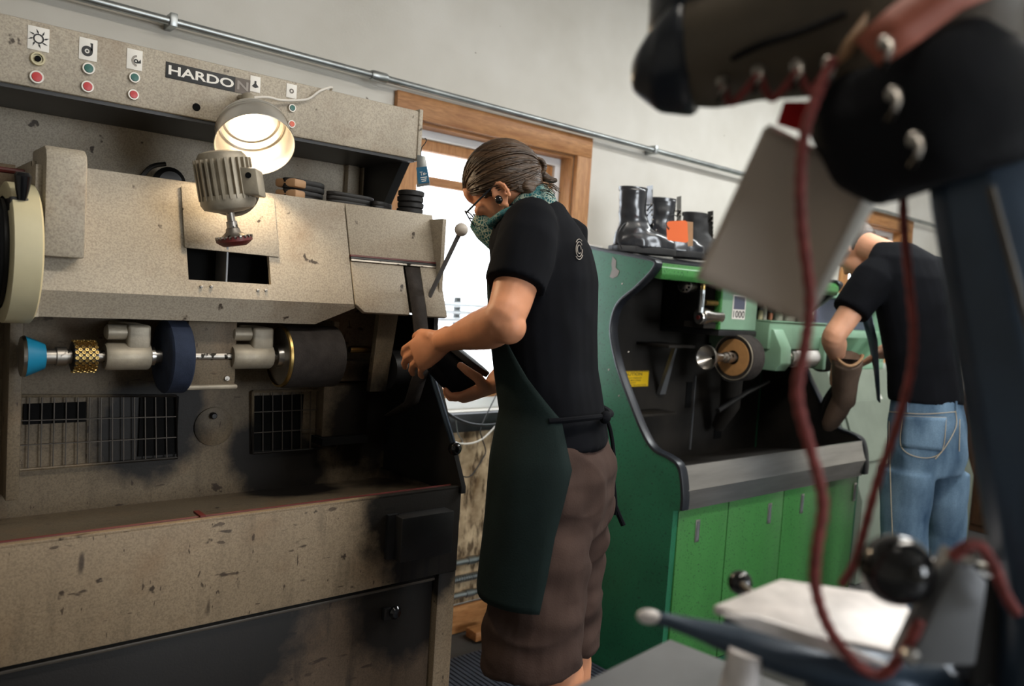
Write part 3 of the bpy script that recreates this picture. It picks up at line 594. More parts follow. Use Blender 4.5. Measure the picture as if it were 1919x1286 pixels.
MB().box(XS, .29, 1.93, 2.1, 1.30, 1.315).build('head_shelf', M['black_metal'], dh); MB().tube([(XS, 1.99, 1.615), (.31, 1.99, 1.615)], .006, 8).build('red_rail', M['red_rod'], gm)
MB().box(-.1, .1, 1.85, 2.1, 1.315, 1.5).build('head_body', M['machine'], dh, .01)
# pipe stub and rubber ring behind the hood
p = aty(325, 333, 2.2); MB().lathe([(0, .04), (.02, .042), (.03, .03)], (p.x, 2.25, p.z-.012), (0, -1, 0), 24).build('hose_collar', M['black_metal'], gm)
MB().tube(bez([(p.x-.075, 2.22, p.z-.01), (p.x-.05, 2.22, p.z+.022), (p.x-.015, 2.22, p.z+.035)]), .006, 8).build('hose', M['black_metal'], gm)
for px in (662, 690): 
    p = aty(px, 330, 2.29); MB().box(p.x-.02, p.x+.018, 2.285, 2.309, 1.637, 1.80).build('rear_plate', M['machine'], gm, .002)

# ================================================================== CLAMP LAMP
SK = aty(466, 196, 1.965); MC = aty(478, 272, 1.865); ax = (MC-SK).normalized(); Ln = (MC-SK).length
lamp = thing('clamp_lamp', SK, 'lit spun-aluminium clamp lamp hanging in front of the control cabinet', 'lamp')
prof = [(.028, .019), (.034, .030), (.045, .048), (.062, .066), (.085, .081), (Ln, .0905)]
inner = [(t_-.0015 if k else t_+.002, r_-.0018) for k, (t_, r_) in enumerate(prof)]
MB().lathe(prof+[(Ln+.001, .092), (Ln+.002, .0905)]+inner[::-1][:-1]+[(.031, .017)], SK, ax, 48, False).build('reflector', M['reflector'], lamp)
for k in range(3): t_ = .06+k*.017; MB().lathe([(t_, .062+k*.011), (t_+.003, .0615+k*.011), (t_+.005, .0655+k*.010)], SK, ax, 40, False).build('ridge', M['reflector'], lamp)
MB().lathe([(-.03, .013), (-.026, .0165), (.0, .0165), (.003, .014), (.01, .021), (.016, .018), (.022, .021), (.03, .019)], SK, ax, 28).build('socket', M['cast'], lamp)
MB().lathe([(.02, .013), (.04, .014), (.055, .024), (.075, .029), (.092, .025), (.102, .012), (.104, 0)], SK, ax, 28).build('bulb', M['bulb'], lamp, smooth=180)
q = SK-ax*.025; MB().tube(bez([q, aty(500, 182, 1.99), aty(530, 188, 2.01), aty(575, 186, 2.018), aty(600, 170, 2.02), aty(622, 164, 2.05), V((aty(622, 164, 2.05).x+.02, 2.12, 1.952))]), .0032, 8).build('flex', M['cable_white'], lamp)
MB().tube([q, V((q.x, CYF, q.z+.008))], .008, 10).build('clamp', M['cast'], lamp)
ld = bpy.data.lights.new('bulb_light', 'SPOT'); ld.energy = 9; ld.spot_size = math.radians(152); ld.spot_blend = .5; ld.color = (1, .76, .48); ld.shadow_soft_size = .028
lo = bpy.data.objects.new('bulb_light', ld); COL.objects.link(lo); lo.location = SK+ax*.112-lamp.location; lo.parent = lamp; lo.rotation_euler = ax.to_track_quat('-Z', 'Y').to_euler()

# ================================================================== SOLES ON THE HOOD SHELF
def sole(name, c, ang, L, wd, h, mt, label, group='shoe bottoms on the hood shelf', grooves=0, tilt=0):
    c = V(c); fx = V((math.cos(ang), math.sin(ang), 0)); fy = V((-math.sin(ang), math.cos(ang), 0)); r = thing(name, c, label, 'shoe sole', group); ring = []
    for i in range(28):
        a = 2*math.pi*i/28; q = math.cos(a); w_ = wd*(.5*(1+.18*q)-.09*math.exp(-((q+.15)/.35)**2)); ring.append(c+fx*(q*L/2)+fy*(math.sin(a)*w_))
    n = max(grooves, 1); m = MB(); RR = []
    for k in range(n):
        for t_, s_ in ((.0, .97), (.12, 1), (.85, 1), (1, .965 if k < n-1 else .95)): RR.append([c+(p-c)*s_+Z*(h*(k+t_)/n) for p in ring])
    m.loft(RR); m.build('sole_body', M[mt], r, smooth=50)
    return r, fx, fy
SH = 1.637
r, fx, fy = sole('leather_sole', aty(566, 372, 2.06), .5, .15, .075, .028, 'black_sole', 'lower of two stacked soles beside the motor, black with a tan leather edge', grooves=2); r.location.z = SH
MB().obox(V(r.location)-fx*.052+Z*.014, fx*.022, fy*.034, Z*.011).build('tan_edge', M['tan_leather'], r, .006)
r, fx, fy = sole('leather_sole', aty(568, 344, 2.06), .45, .15, .075, .028, 'black_sole', 'upper of two stacked soles beside the motor, black with a tan leather edge', grooves=2); r.location.z = SH+.029
MB().obox(V(r.location)-fx*.050+Z*.014, fx*.024, fy*.034, Z*.011).build('tan_edge', M['tan_leather'], r, .006)
r, fx, fy = sole('rubber_sole', aty(655, 385, 2.02), .3, .17, .07, .034, 'black_sole', 'low black rubber sole lying in the middle of the hood shelf', grooves=3); r.location.z = SH
r, fx, fy = sole('rubber_sole', aty(712, 388, 2.03), .8, .12, .06, .024, 'black_sole', 'flat black rubber sole next to the ringed heel stack', grooves=2); r.location.z = SH
p = aty(768, 394, 2.0); r = thing('heel_stack', (p.x, p.y, SH), 'ringed stack of black rubber heels at the right end of the hood shelf', 'heel')
for k in range(4): MB().lathe([(0, .034), (.003, .038), (.014, .0385), (.0165, .035)], (p.x+.002*(k % 2), p.y, SH+k*.017), (0, 0, 1), 28).build('heel', M['black_sole'], r)
# tag hanging from the cabinet end
T0 = V((XE+.013, 2.03, 1.86)); r = thing('hang_tag', at(795, 348, 2.2), 'blue-labelled hang tag hooked on the cabinet end', 'tag')
A, B, C, D = [at(*q, 2.19) for q in ((781, 290), (797, 293), (806, 347), (781, 351))]
MB().prism([A, B, C, D], W*.004).build('sleeve', M['galv'], r, .001)
A, B, C, D = [at(*q, 2.186) for q in ((780, 314), (800, 312), (805, 342), (784, 345))]
MB().prism([A, B, C, D], W*.002).build('blue_label', M['tag_blue'], r); xd = (C-D).normalized(); yd = (A-D).normalized()
text('Tx-', 'lettering', M['white_print'], r, D+xd*.008+yd*.022-W*.0006, xd, yd, .010, .018, .01, .0)
for k in range(3): MB().prism([D+xd*(.008+.001*k)+yd*(.017-.005*k)-W*.0006, D+xd*(.026-.002*k)+yd*(.017-.005*k)-W*.0006, D+xd*(.026-.002*k)+yd*(.0148-.005*k)-W*.0006, D+xd*(.008+.001*k)+yd*(.0148-.005*k)-W*.0006], W*.0003).build('print_line', M['white_print'], r, smooth=0)
MB().tube(bez([at(789, 292, 2.19), at(790, 278, 2.19), at(797, 268, 2.19), at(799, 262, 2.19), at(796, 259, 2.19)]), .0013, 6).build('hook', M['black_metal'], r)
# ================================================================== THE GREEN FINISHING MACHINE
GX0, GX1 = 2.29, 3.66
gn = thing('green_finishing_machine', (2.97, 2.1, 0), 'green shoe finishing machine with dark open work bay and stainless trough lip', 'machine')
cut = bez([(0, 1.924, 1.562), (0, 1.945, 1.535), (0, 2.012, 1.478), (0, 2.085, 1.425), (0, 2.115, 1.37), (0, 2.117, 1.29), (0, 2.07, 1.17), (0, 1.99, 1.04), (0, 1.925, .945), (0, 1.87, .893), (0, 1.80, .876), (0, 1.755, .858), (0, 1.735, .82), (0, 1.722, .75), (0, 1.722, .70)], 5)
top = [V((0, 2.55, 1.662)), V((0, 2.28, 1.634)), V((0, 1.945, 1.586)), V((0, 1.928, 1.58)), V((0, 1.921, 1.572))]
prof = top+cut+[V((0, 1.757, .69)), V((0, 1.763, .05)), V((0, 2.55, .05))]
for x, mt, nm in ((GX0, 'green_side', 'side_panel'), (GX1-.03, 'green_side', 'side_panel')):
    MB().prism([p+V((x, 0, 0)) for p in prof], (.03, 0, 0)).build(nm, M[mt], gn, smooth=30)
    rim = [p+V((x+.015, 0, 0)) for p in top[::1]+cut]
    L = []
    for k, p in enumerate(rim):
        t_ = (rim[min(k+1, len(rim)-1)]-rim[max(k-1, 0)]).normalized(); n_ = V((0, -t_.z, t_.y)) if False else V((1, 0, 0)).cross(t_)
        if n_.y > 0 and k > 3: n_ = n_
        L.append([p+V((a*.019, 0, 0))+n_*b*.006 for a, b in ((-1, -1), (1, -1), (1, 1), (-1, 1))])
    MB().loft(L).build('edge_trim', M['rubber_edge'], gn, .002)
# worn patch of old tape on the near side
A = [(1148, 481), (1155, 488), (1154, 502), (1161, 508), (1157, 518), (1148, 522), (1143, 519), (1147, 505), (1146, 495)]
MB().prism([atx(*p, GX0-.001) for p in A], (-.0008, 0, 0)).build('tape_scrap', M['grey_print'], gn, smooth=0)
for px, py in ((1160, 742), (1141, 693), (1179, 752), (1166, 532), (1178, 660), (1139, 775)): MB().lathe([(0, .004), (.002, .003)], atx(px, py, GX0), (-1, 0, 0), 8).build('rivet', M['worn_steel'], gn)
MB().prism([(GX0+.03, 2.55, 1.658), (GX0+.03, 2.28, 1.63), (GX0+.03, 1.96, 1.585), (GX0+.03, 1.96, 1.55), (GX0+.03, 2.55, 1.60)], (GX1-GX0-.06, 0, 0)).build('top_panel', M['rubber_edge'], gn)
MB().loft([[V((x, y, z)) for y, z in ((1.99, 1.586), (1.935, 1.574), (1.918, 1.56), (1.915, 1.535), (1.925, 1.515), (1.985, 1.525))] for x in (GX0+.034, GX1-.034)]).build('nose_board', M['green'], gn, .004)
MB().box(GX0+.03, GX1-.03, 2.30, 2.315, .6, 1.6).build('bay_back', M['cavity'], gn, smooth=0)
for x in (GX0+.0305, GX1-.0325): MB().prism([V((x, p.y+.004, p.z)) for p in top[2:]+cut]+[V((x, 2.29, .70)), V((x, 2.29, 1.60))], (.002, 0, 0)).build('bay_lining', M['cavity'], gn, smooth=0)
MB().prism([(GX0+.03, 1.76, .80), (GX0+.03, 2.30, .72), (GX0+.03, 2.30, .70), (GX0+.03, 1.76, .78)], (GX1-GX0-.06, 0, 0)).build('trough_floor', M['cavity'], gn)
# stainless lip in two folds
MB().prism([(GX0+.028, 1.752, .853), (GX0+.028, 1.742, .853), (GX0+.028, 1.718, .768), (GX0+.028, 1.730, .694), (GX0+.028, 1.745, .694), (GX0+.028, 1.745, .80)], (GX1-GX0-.056, 0, 0)).build('trough_lip', M['stainless'], gn, smooth=20)
# doors with recessed pulls
xs = [2.315, 2.622, 3.012, 3.33, 3.635]
for k in range(4):
    d = MB().box(xs[k]+.003, xs[k+1]-.003, 1.752, 1.768, .07, .686).build('door', M['green'], gn, .003)
    px = [(1307, 995), (1442, 962), (1503, 944), (1602, 922)][k]; p = aty(*px, 1.75)
    MB().box(p.x-.013, p.x+.013, 1.749, 1.752, p.z-.042, p.z+.042).build('pull_frame', M['stainless'], d, .001)
    MB().box(p.x-.008, p.x+.008, 1.7475, 1.749, p.z-.035, p.z+.035).build('pull_recess', M['gunmetal'], d)
MB().box(GX0+.03, GX1-.03, 1.775, 2.54, .05, .69).build('carcass', M['gap'], gn, smooth=0)
MB().box(GX0+.0, GX1, 1.80, 2.52, 0, .05).build('plinth', M['green_side'], gn)
# things inside the bay
A, B, C, D = [aty(*p, 2.296) for p in ((1172, 696), (1207, 696), (1221, 727), (1183, 728))]
st = MB().box(2.555, 2.745, 2.2965, 2.2998, A.z-.068, A.z).build('caution_sticker', M['yellow'], gn, smooth=0); st['label'] = 'yellow caution sticker'
MB().box(2.56, 2.74, 2.2955, 2.2966, A.z-.003, A.z-.001).build('rule', M['black_print'], st, smooth=0)
text('CAUTION', 'lettering', M['black_print'], st, (2.57, 2.2964, A.z-.020), XD, YD, .014, .13, .015)
for k, s_ in enumerate(('DO NOT OPERATE', 'THIS MACHINE', 'WITHOUT', 'EYE PROTECTION')): text(s_, 'lettering', M['black_print'], st, (2.58+.012*k, 2.2964, A.z-.034-k*.0105), XD, YD, .007, .012*len(s_)*.7, .004)
br = empty('gusset_bracket', aty(1240, 650, 2.25)); adopt(br, gn)
p = aty(1243, 646, 2.2); q = aty(1275, 646, 2.2); MB().box(p.x-.06, q.x, 2.12, 2.30, p.z-.008, p.z+.004).build('bracket_shelf', M['cavity'], br, .002)
MB().prism([(p.x+.01, 2.14, p.z-.008), (p.x+.02, 2.14, p.z-.008), (p.x+.14, 2.28, p.z-.23), (p.x+.10, 2.28, p.z-.23)], (0, .02, 0)).build('strut', M['gunmetal'], br)
a = aty(1200, 776, 2.2); MB().box(2.36, a.x+.22, 2.18, 2.30, a.z-.012, a.z).build('ledge', M['cavity'], gn, .002)
a = aty(1345, 805, 2.299); MB().box(a.x-.028, a.x+.028, 2.295, 2.2999, a.z-.045, a.z+.045).build('slot', M['dark_void'], gn); a = aty(1290, 740, 2.299); MB().box(a.x-.02, a.x+.02, 2.295, 2.2999, a.z-.06, a.z+.06).build('slot', M['dark_void'], gn)
MB().box(3.08, 3.085, 2.293, 2.3, .75, 1.1).build('panel_seam', M['gunmetal'], gn)
TY = 2.0; TZ = aty(1380, 670, TY).z
def gx(px): return aty(px, 670, TY).x
ts = empty('spindle', (gx(1385), TY, TZ)); adopt(ts, gn)
def gturn(name, px0, px1, prof, mt, seg=36, parent=None):
    x0, x1 = gx(px0), gx(px1); return MB().lathe([((x1-x0)*a, b) for a, b in prof], (x0, TY, TZ), (1, 0, 0), seg).build(name, M[mt], parent or ts)
gturn('shaft', 1345, 1500, [(0, .012), (1, .012)], 'worn_steel', 16)
x0 = gx(1322); MB().lathe([(0, .050), (.002, .053), (.01, .052), (.03, .040), (.055, .022), (.07, .018), (.10, .018), (.10, .010), (.05, .008), (.045, .014), (.03, .034), (.006, .049)], (x0, TY, TZ), (1, 0, 0), 36, False).build('flared_cup', M['steel'], ts)
gturn('sleeve', 1347, 1368, [(0, .015), (.3, .015), (.32, .019), (.6, .019), (.62, .024), (1, .024)], 'worn_steel')
x0 = gx(1374); wh = empty('buffing_wheel', (x0, TY, TZ)); adopt(wh, gn)
MB().lathe([(-.004, .03), (-.004, .078), (0, .080)], (x0, TY, TZ), (1, 0, 0), 48, False).build('cork_face', M['cork'], wh)
MB().lathe([(-.001, .078), (-.003, .094), (.003, .1005), (.085, .1005), (.09, .095), (.09, .02)], (x0, TY, TZ), (1, 0, 0), 48, False).build('rim_band', M['grit'], wh)
MB().lathe([(-.05, .020), (-.004, .022), (.01, .022)], (x0, TY, TZ), (1, 0, 0), 24).build('hub', M['worn_steel'], wh)
MB().lathe([(-.0035, .094), (-.0045, .096), (-.002, .099)], (x0, TY, TZ), (1, 0, 0), 48, False).build('rim_edge', M['cast'], wh)
x0 = gx(1428)
MB().loft([[V((x, y, z)) for y, z in ((1.93, TZ-.055), (1.905, TZ-.02), (1.91, TZ+.05), (1.955, TZ+.13), (2.28, TZ+.13), (2.28, TZ-.055))] for x in (x0, x0+.085)]).build('bearing_housing', M['green_light'], gn, .006)
a = aty(1437, 603, 1.98); b = aty(1528, 655, 1.98); MB().box(a.x, 3.63, 1.965, 2.28, b.z, a.z).build('belt_guard', M['green_light'], gn, .005)
MB().box(a.x, 3.63, 1.96, 2.28, a.z, a.z+.006).build('guard_shelf', M['green_light'], gn, .002)
gturn('ring_stack', 1462, 1482, [(0, .022), (.3, .022), (.31, .032), (.55, .032), (.56, .042), (1, .042)], 'steel')
gturn('abrasive_roll', 1482, 1525, [(0, .042), (.03, .046), (.97, .046), (1, .042)], 'roll')
x0 = gx(1533); MB().box(min(x0, 3.58), min(x0, 3.58)+.03, 1.94, 2.28, TZ-.055, TZ+.1).build('end_bearing', M['green_light'], gn, .005)
gturn('end_wheel', 1538, 1546, [(0, .06), (.1, .072), (1, .072)], 'grit')
# control box with its number plate
a = aty(1353, 560, 1.99); b = aty(1416, 622, 1.99); bx = MB().box(a.x, b.x, 1.99, 2.29, b.z+.004, 1.53).build('control_box', M['green_light'], gn, .005)
MB().box(a.x-.014, a.x-.001, 1.985, 2.015, b.z+.004, 1.53).build('box_edge', M['green'], gn, .002); MB().box(a.x-.012, a.x-.001, 2.016, 2.29, b.z+.004, 1.53).build('box_side', M['cavity'], gn, .002); MB().box(a.x-.01, b.x, 1.985, 2.29, b.z-.022, b.z+.002).build('box_base', M['black_metal'], gn, .002)  # side plate is near-black though the box itself is pale green
c_ = aty(1384, 580, 1.99); lb = MB().box(c_.x-.047, c_.x+.047, 1.9875, 1.99, c_.z-.042, c_.z+.062).build('number_plate', M['white_print'], bx, smooth=0)
MB().box(c_.x-.04, c_.x+.04, 1.9868, 1.9875, c_.z+.0, c_.z+.056).build('slate_block', M['slate_print'], lb, smooth=0)
text('1000', 'lettering', M['black_print'], lb, (c_.x-.04, 1.9873, c_.z-.036), XD, YD, .030, .082, .012)
# air valve
av = empty('air_valve', aty(1320, 590, 2.0)); adopt(av, gn); p = aty(1320, 590, 2.0)
MB().lathe([(0, .030), (.004, .034), (.03, .034), (.032, .028), (.06, .028), (.062, .024), (.14, .024)], p+V((-.03, 0, -.006)), (1, 0, 0), 28).build('valve_body', M['steel'], av)
MB().lathe([(0, .012), (.002, .026), (.008, .028), (.012, .024)], p+V((-.045, -.004, -.012)), (1, -.15, 0), 24).build('valve_cap', M['steel'], av)
MB().lathe([(-.002, .009), (.001, .009)], p+V((-.046, -.004, -.012)), (1, -.15, 0), 16).build('cap_centre', M['red_rod'], av)
m = MB(); m.tube([p+V((-.042, -.012, .008)), p+V((-.040, -.012, .10))], .0115, 8); m.build('lever', M['galv'], av); MB().box(p.x-.05, p.x-.047, p.y-.026, p.y-.024, p.z+.03, p.z+.085).build('lever_slot', M['black_metal'], av)
MB().lathe([(0, .009), (.02, .011), (.035, .007)], p+V((-.036, -.01, .10)), (0, 0, 1), 12).build('brass_cap', M['brass'], av)
for px, py in ((1347, 562), (1345, 585)):
    q = aty(px, py, 2.02); MB().lathe([(0, .007), (.012, .011), (.02, .006), (.032, .010), (.042, .005)], q-V((0, 0, .02)), (0, 0, 1), 10).build('hose_fitting', M['copper'], av)
MB().lathe([(0, .012), (.08, .012)], p+V((-.005, .0, .05)), (1, 0, 0), 14).build('pilot_tube', M['brass'], av); MB().box(p.x-.0, p.x+.11, 2.0, 2.1, p.z-.055, p.z-.03).build('valve_foot', M['cavity'], av)
# chuck under the nose board
q = aty(1283, 535, 2.03); kn = empty('chuck_head', q); adopt(kn, gn)
MB().lathe([(0, .026), (.003, .030), (.035, .030), (.038, .024), (.09, .024)], q, (.95, .3, 0), 26).build('chuck', M['steel'], kn)
for k in range(9): a = 2*math.pi*k/9; e1, e2, dd = basis((.95, .3, 0)); MB().lathe([(-.002, .005), (.002, .005)], q+(e1*math.cos(a)+e2*math.sin(a))*.02, dd, 8).build('jaw_hole', M['dark_void'], kn)
# suction pipe below the wheel
MB().tube([aty(1372, 705, 2.12), aty(1368, 760, 2.16), aty(1345, 800, 2.24)], [.05, .045, .03], 16).build('suction_pipe', M['cavity'], gn)
MB().tube([aty(1345, 770, 2.1), aty(1400, 735, 2.1), aty(1440, 715, 2.15)], .012, 10).build('pipe_stay', M['black_metal'], gn)
# small things standing on the belt guard
gz = aty(1437, 603, 1.98).z+.0065
for k, (px, mt, h, rd, lab) in enumerate(((1424, 'cream', .055, .012, 'cream tube standing beside the number plate box'), (1432, 'cable_white', .08, .010, 'slim white bottle standing beside the number plate box'), (1443, 'copper', .045, .011, 'small copper-coloured jar on the pale green guard'), (1458, 'paper', .05, .022, 'wide white tub on the pale green guard'), (1478, 'white_print', .038, .03, 'low white jar lid on the pale green guard'), (1500, 'paper', .045, .024, 'white jar nearest the abrasive roll on the guard'))):
    p = aty(px, 600, 2.06+.01*(k % 2)); r = thing('supply_bottle', (max(p.x, aty(1437, 603, 1.98).x+.02+k*.03) if k < 3 else p.x, p.y, gz), lab, 'bottle', 'supplies on the green guard'); p = V(r.location)
    MB().lathe([(0, rd*.95), (.003, rd), (h*.7, rd), (h*.78, rd*.7)], p, (0, 0, 1), 18).build('body', M[mt], r); MB().lathe([(h*.78, rd*.62), (h, rd*.6)], p, (0, 0, 1), 16).build('cap', M['white_print'] if k % 2 else M['gunmetal'], r)

# ================================================================== BOOTS ON TOP OF THE GREEN MACHINE
def top_z(y): return 1.586+(y-1.96)*.148+.009
def ankle_boot(c, ang, label, h=.225, L=.27, mt='black_leather', group='boots on top of the green machine', eyelets=True, tall=1.0):
    """upright lace-up boot, toe along ang"""
    c = V(c); fx = V((math.cos(ang), math.sin(ang), 0)); fy = V((-math.sin(ang), math.cos(ang), 0)); r = thing('lace_up_boot', c, label, 'boot', group)
    m = MB(); prof = [(.0, .5, .10, .042), (.035, .5, .135, .047)]
    R_ = []
    for z, x, a, b in ((.022, .0, .135, .045), (.05, .002, .134, .046), (.075, -.012, .115, .043), (.095, -.045, .078, .040), (.12, -.058, .062, .037), (.16, -.062, .056, .037), (.2*tall, -.066, .056, .039), (h*tall, -.068, .058, .041)):
        R_.append((c+fx*x+Z*z, fx*a, fy*b))
    m.rings(R_); up = remesh(m, 'upper', M[mt], r, .005, 4, .007, 20, (1, 1, 1.3), c.x*7)
    m = MB(); ring = []
    for i in range(28):
        a = 2*math.pi*i/28; q = math.cos(a); ring.append(c+fx*(q*.142)+fy*(math.sin(a)*.05*(1+.1*q-.2*math.exp(-((q+.1)/.3)**2))))
    m.loft([[p+Z*z for p in ring] for z in (.0, .022, .026)]); m.build('sole', M['black_sole'], r, .002)
    MB().obox(c-fx*.1+Z*.012, fx*.04, fy*.042, Z*.012).build('heel', M['black_sole'], r, .004)
    MB().rings([(c-fx*.068+Z*(h*tall-.01), fx*.060, fy*.043), (c-fx*.068+Z*(h*tall+.004), fx*.061, fy*.044), (c-fx*.068+Z*(h*tall+.006), fx*.052, fy*.036), (c-fx*.068+Z*(h*tall-.012), fx*.05, fy*.034)]).build('collar', M[mt], r)
    if eyelets:
        P_ = []
        for k in range(6):
            z = .095+k*.02*tall; x = -.045+.066-(k*.0035) if k else .033
            for s_ in (-1, 1):
                e = c+fx*x+fy*s_*.021+Z*z; MB().lathe([(0, .004), (.003, .004)], e, fx, 8).build('eyelet', M['worn_steel'], r); P_.append(e+fx*.004)
        MB().tube(P_, .0022, 6).build('lace', M['cable_black'], r)
        MB().loft([[c+fx*(.018-z*.08)+fy*s_*.024+Z*(.1+z)+fx*.0 for s_ in (-1, -.3, .3, 1)] for z in (0, .05, .1, h*tall-.08)], False, False).build('tongue', M[mt], r)
    return r, fx, fy
def on_top(px, py, y): p = aty(px, py, y); return V((p.x, y, top_z(y)))
ankle_boot(on_top(1207, 470, 2.12), -.35, 'tall shiny black lace-up boot nearest the window on the green machine', .25)
b2, fx, fy = ankle_boot(on_top(1262, 476, 2.18), -.5, 'shiny black boot carrying the orange card on the green machine', .235)
ankle_boot(on_top(1322, 478, 2.2), -.4, 'dull black boot furthest right on the green machine, half behind the grey card', .2, .27, 'black_sole')
A, B, C, D = [at(*p, 2.92) for p in ((1249, 415), (1288, 413), (1290, 455), (1250, 451))]
r = thing('orange_ticket', (A+C)/2, 'bright orange repair ticket tied to a black boot', 'ticket')
n_ = (B-A).cross(D-A).normalized(); e = (B-A)*.1; f_ = (D-A)*.1
MB().prism([A+e, B-e, B+f_, C-f_, C-e, D+e, D-f_, A+f_], W*.002).build('card', M['orange_card'], r); q = A.lerp(D, .42)+(B-A)*.12; MB().lathe([(-.002, .006), (-.001, .0075), (0, .006)], q, -W, 14, False).build('eyelet', M['black_metal'], r)
MB().tube(bez([q-W*.003, q-U*.012+Z*.02, q+U*.0+Z*.05, q+U*.03+Z*.055+W*.03]), .0018, 6).build('string', M['cable_black'], r)
MB().prism([p+W*.012+U*.012 for p in (A.lerp(B, .75), B+U*.012-Z*.004, C+U*.008-Z*.01, C-U*.01-Z*.012)], W*.0015).build('back_slip', M['tan_leather'], r)
for nm, pts, rad, mt, lab in (('boot_lace', [(1190, 416, 2.15), (1172, 418, 2.13), (1160, 432, 2.1), (1158, 448, 2.1), (1166, 466, 2.1)], .0028, 'cable_black', 'stiff loop of black lace behind the tallest boot'),
                              ('machine_cable', [(1088, 447, 2.1), (1110, 456, 2.06), (1130, 465, 2.03), (1160, 471, 2.02)], .004, 'cable_white', 'cream cable lying across the green machine top')):
    tag(MB().tube(bez([aty(*p) if nm == 'boot_lace' else V((max(aty(*p).x, 2.26), p[2]+.15, top_z(p[2]+.15)+.004)) for p in pts]), rad, 8).build(nm, M[mt]), lab, 'cable')
# ================================================================== FAR END OF THE WORKSHOP
r = thing('sage_cabinet', (4.75, 2.3, 0), 'sage-grey cabinet with a sloping front beyond the green machine', 'cabinet')
MB().prism([(4.15, 2.56, 0), (4.15, 1.96, 0), (4.15, 1.96, .45), (4.15, 2.22, 1.12), (4.15, 2.56, 1.12)], (1.5, 0, 0)).build('body', M['sage'], r, .006)
MB().obox((4.55, 2.085, .80), (.35, 0, 0), (0, .004, .0015), (0, .06, .155)).build('access_plate', M['sage'], r)
for (x, z, a, s_, lab) in ((4.62, .92, .5, .075, 'white torn paper taped on the sloping sage cabinet'), (4.78, .88, -.3, .055, 'smaller white slip beside the torn paper on the sage cabinet'), (4.98, .80, .8, .05, 'white scrap low on the sage cabinet beside the jeans')):
    d1 = V((math.cos(a), .36*math.sin(a), .93*math.sin(a))); d2 = V((-math.sin(a), .36*math.cos(a), .93*math.cos(a))); y = 1.96+(z-.45)*.388-.006
    tag(MB().obox((x, y, z), d1*s_, d2*s_*.45, V((0, -.0008, .0003))).build('paper_slip', M['paper'], smooth=0), lab, 'paper')
r = thing('green_console', (4.55, 2.35, 1.12), 'pale green console frame with a small grey screen on the sage cabinet', 'console')
MB().box(4.2, 4.85, 2.24, 2.54, 1.121, 1.16).build('base', M['green_light'], r, .004); MB().box(4.80, 4.85, 2.24, 2.50, 1.16, 1.52).build('end_post', M['green_light'], r, .004); MB().box(4.2, 4.80, 2.26, 2.30, 1.30, 1.345).build('cross_rail', M['green_light'], r, .004)
MB().box(4.2, 4.80, 2.34, 2.36, 1.345, 1.52).build('screen', M['slate_print'], r, .003); MB().box(4.2, 4.85, 2.24, 2.5, 1.52, 1.55).build('top_rail', M['green_light'], r, .004)
r = thing('brown_cabinet', (6.3, 2.1, 0), 'low dark brown wooden cabinet at the far end behind the jeans', 'cabinet')
MB().box(6.02, 6.58, 1.75, 2.6, 0, .92).build('body', M['brown_board'], r, .004); MB().box(6.005, 6.02, 1.78, 2.15, .05, .88).build('door', M['brown_board'], r, .003); MB().box(6.005, 6.02, 2.17, 2.57, .05, .88).build('door', M['brown_board'], r, .003); MB().box(6.0, 6.02, 1.75, 1.775, 0, .92).build('edge_strip', M['wood_v'], r)
# ================================================================== PEOPLE
def limb(mb, pts, seg=20):
    """closed tapering tube; pts: (point, radius) or (point, ra, rb, side)"""
    path = [V(p[0]) for p in pts]; n = len(path); rings = []; px = None
    for k in range(n):
        t_ = (path[min(k+1, n-1)]-path[max(k-1, 0)]).normalized()
        if len(pts[k]) > 3: px = V(pts[k][3])
        elif px is None: px = basis(t_)[0]
        px = (px-t_*px.dot(t_)).normalized(); py = t_.cross(px); ra = pts[k][1]; rb = pts[k][2] if len(pts[k]) > 2 else ra
        rings.append([path[k]+px*math.cos(2*math.pi*i/seg)*ra+py*math.sin(2*math.pi*i/seg)*rb for i in range(seg)])
    mb.loft(rings)
def fingers(mb, wrist, d, n, s, curl, spread=.06, scale=1.0, thumb=(.5, .6), thumb_curl=.5):
    """palm + five separate fingers. d: wrist->knuckles, n: out of the BACK of the hand, s: towards the thumb side"""
    d, n, s = V(d).normalized(), V(n).normalized(), V(s).normalized(); k = scale; w = V(wrist)
    limb(mb, [(w-d*.03*k, .028*k, .020*k, s), (w, .029*k, .020*k, s), (w+d*.03*k, .037*k, .0175*k, s), (w+d*.065*k, .042*k, .0155*k, s), (w+d*.092*k, .040*k, .0125*k, s)])
    tips = []
    for i, (off, L, r) in enumerate(((.030, .078, .0092), (.010, .088, .0096), (-.010, .082, .0092), (-.029, .064, .0080))):
        c = curl[i] if isinstance(curl, (list, tuple)) else curl; base = w+d*(.083-.004*abs(i-1))*k+s*off*k; p = base; ang = c*.45; pts = [(base-d*.02*k, r*k*1.05), (base, r*k*1.08)]
        sd = (d+s*spread*(1.2-i*.8)).normalized()
        for j, f in enumerate((.46, .30, .24)):
            u_ = sd*math.cos(ang)-n*math.sin(ang); p = p+u_*L*f*k; pts.append((p, r*k*(1.0, .93, .78)[j])); ang += c*(1.0, .8, 0)[j]
        pts.append((p+u_*.004*k, r*k*.45)); limb(mb, pts, 12); tips.append(p)
    td = (d*thumb[0]+s*thumb[1]-n*.35).normalized(); b = w+d*.022*k+s*.026*k
    p1 = b+td*.042*k; t2 = (td+(d*.6-n*thumb_curl)).normalized(); p2 = p1+t2*.034*k; t3 = (t2+(d*.25-n*thumb_curl)).normalized(); p3 = p2+t3*.026*k
    limb(mb, [(b-td*.015*k, .015*k), (b, .0155*k), (p1, .0125*k), (p2, .0110*k), (p3, .0088*k), (p3+t3*.004*k, .004*k)], 12)
    return tips
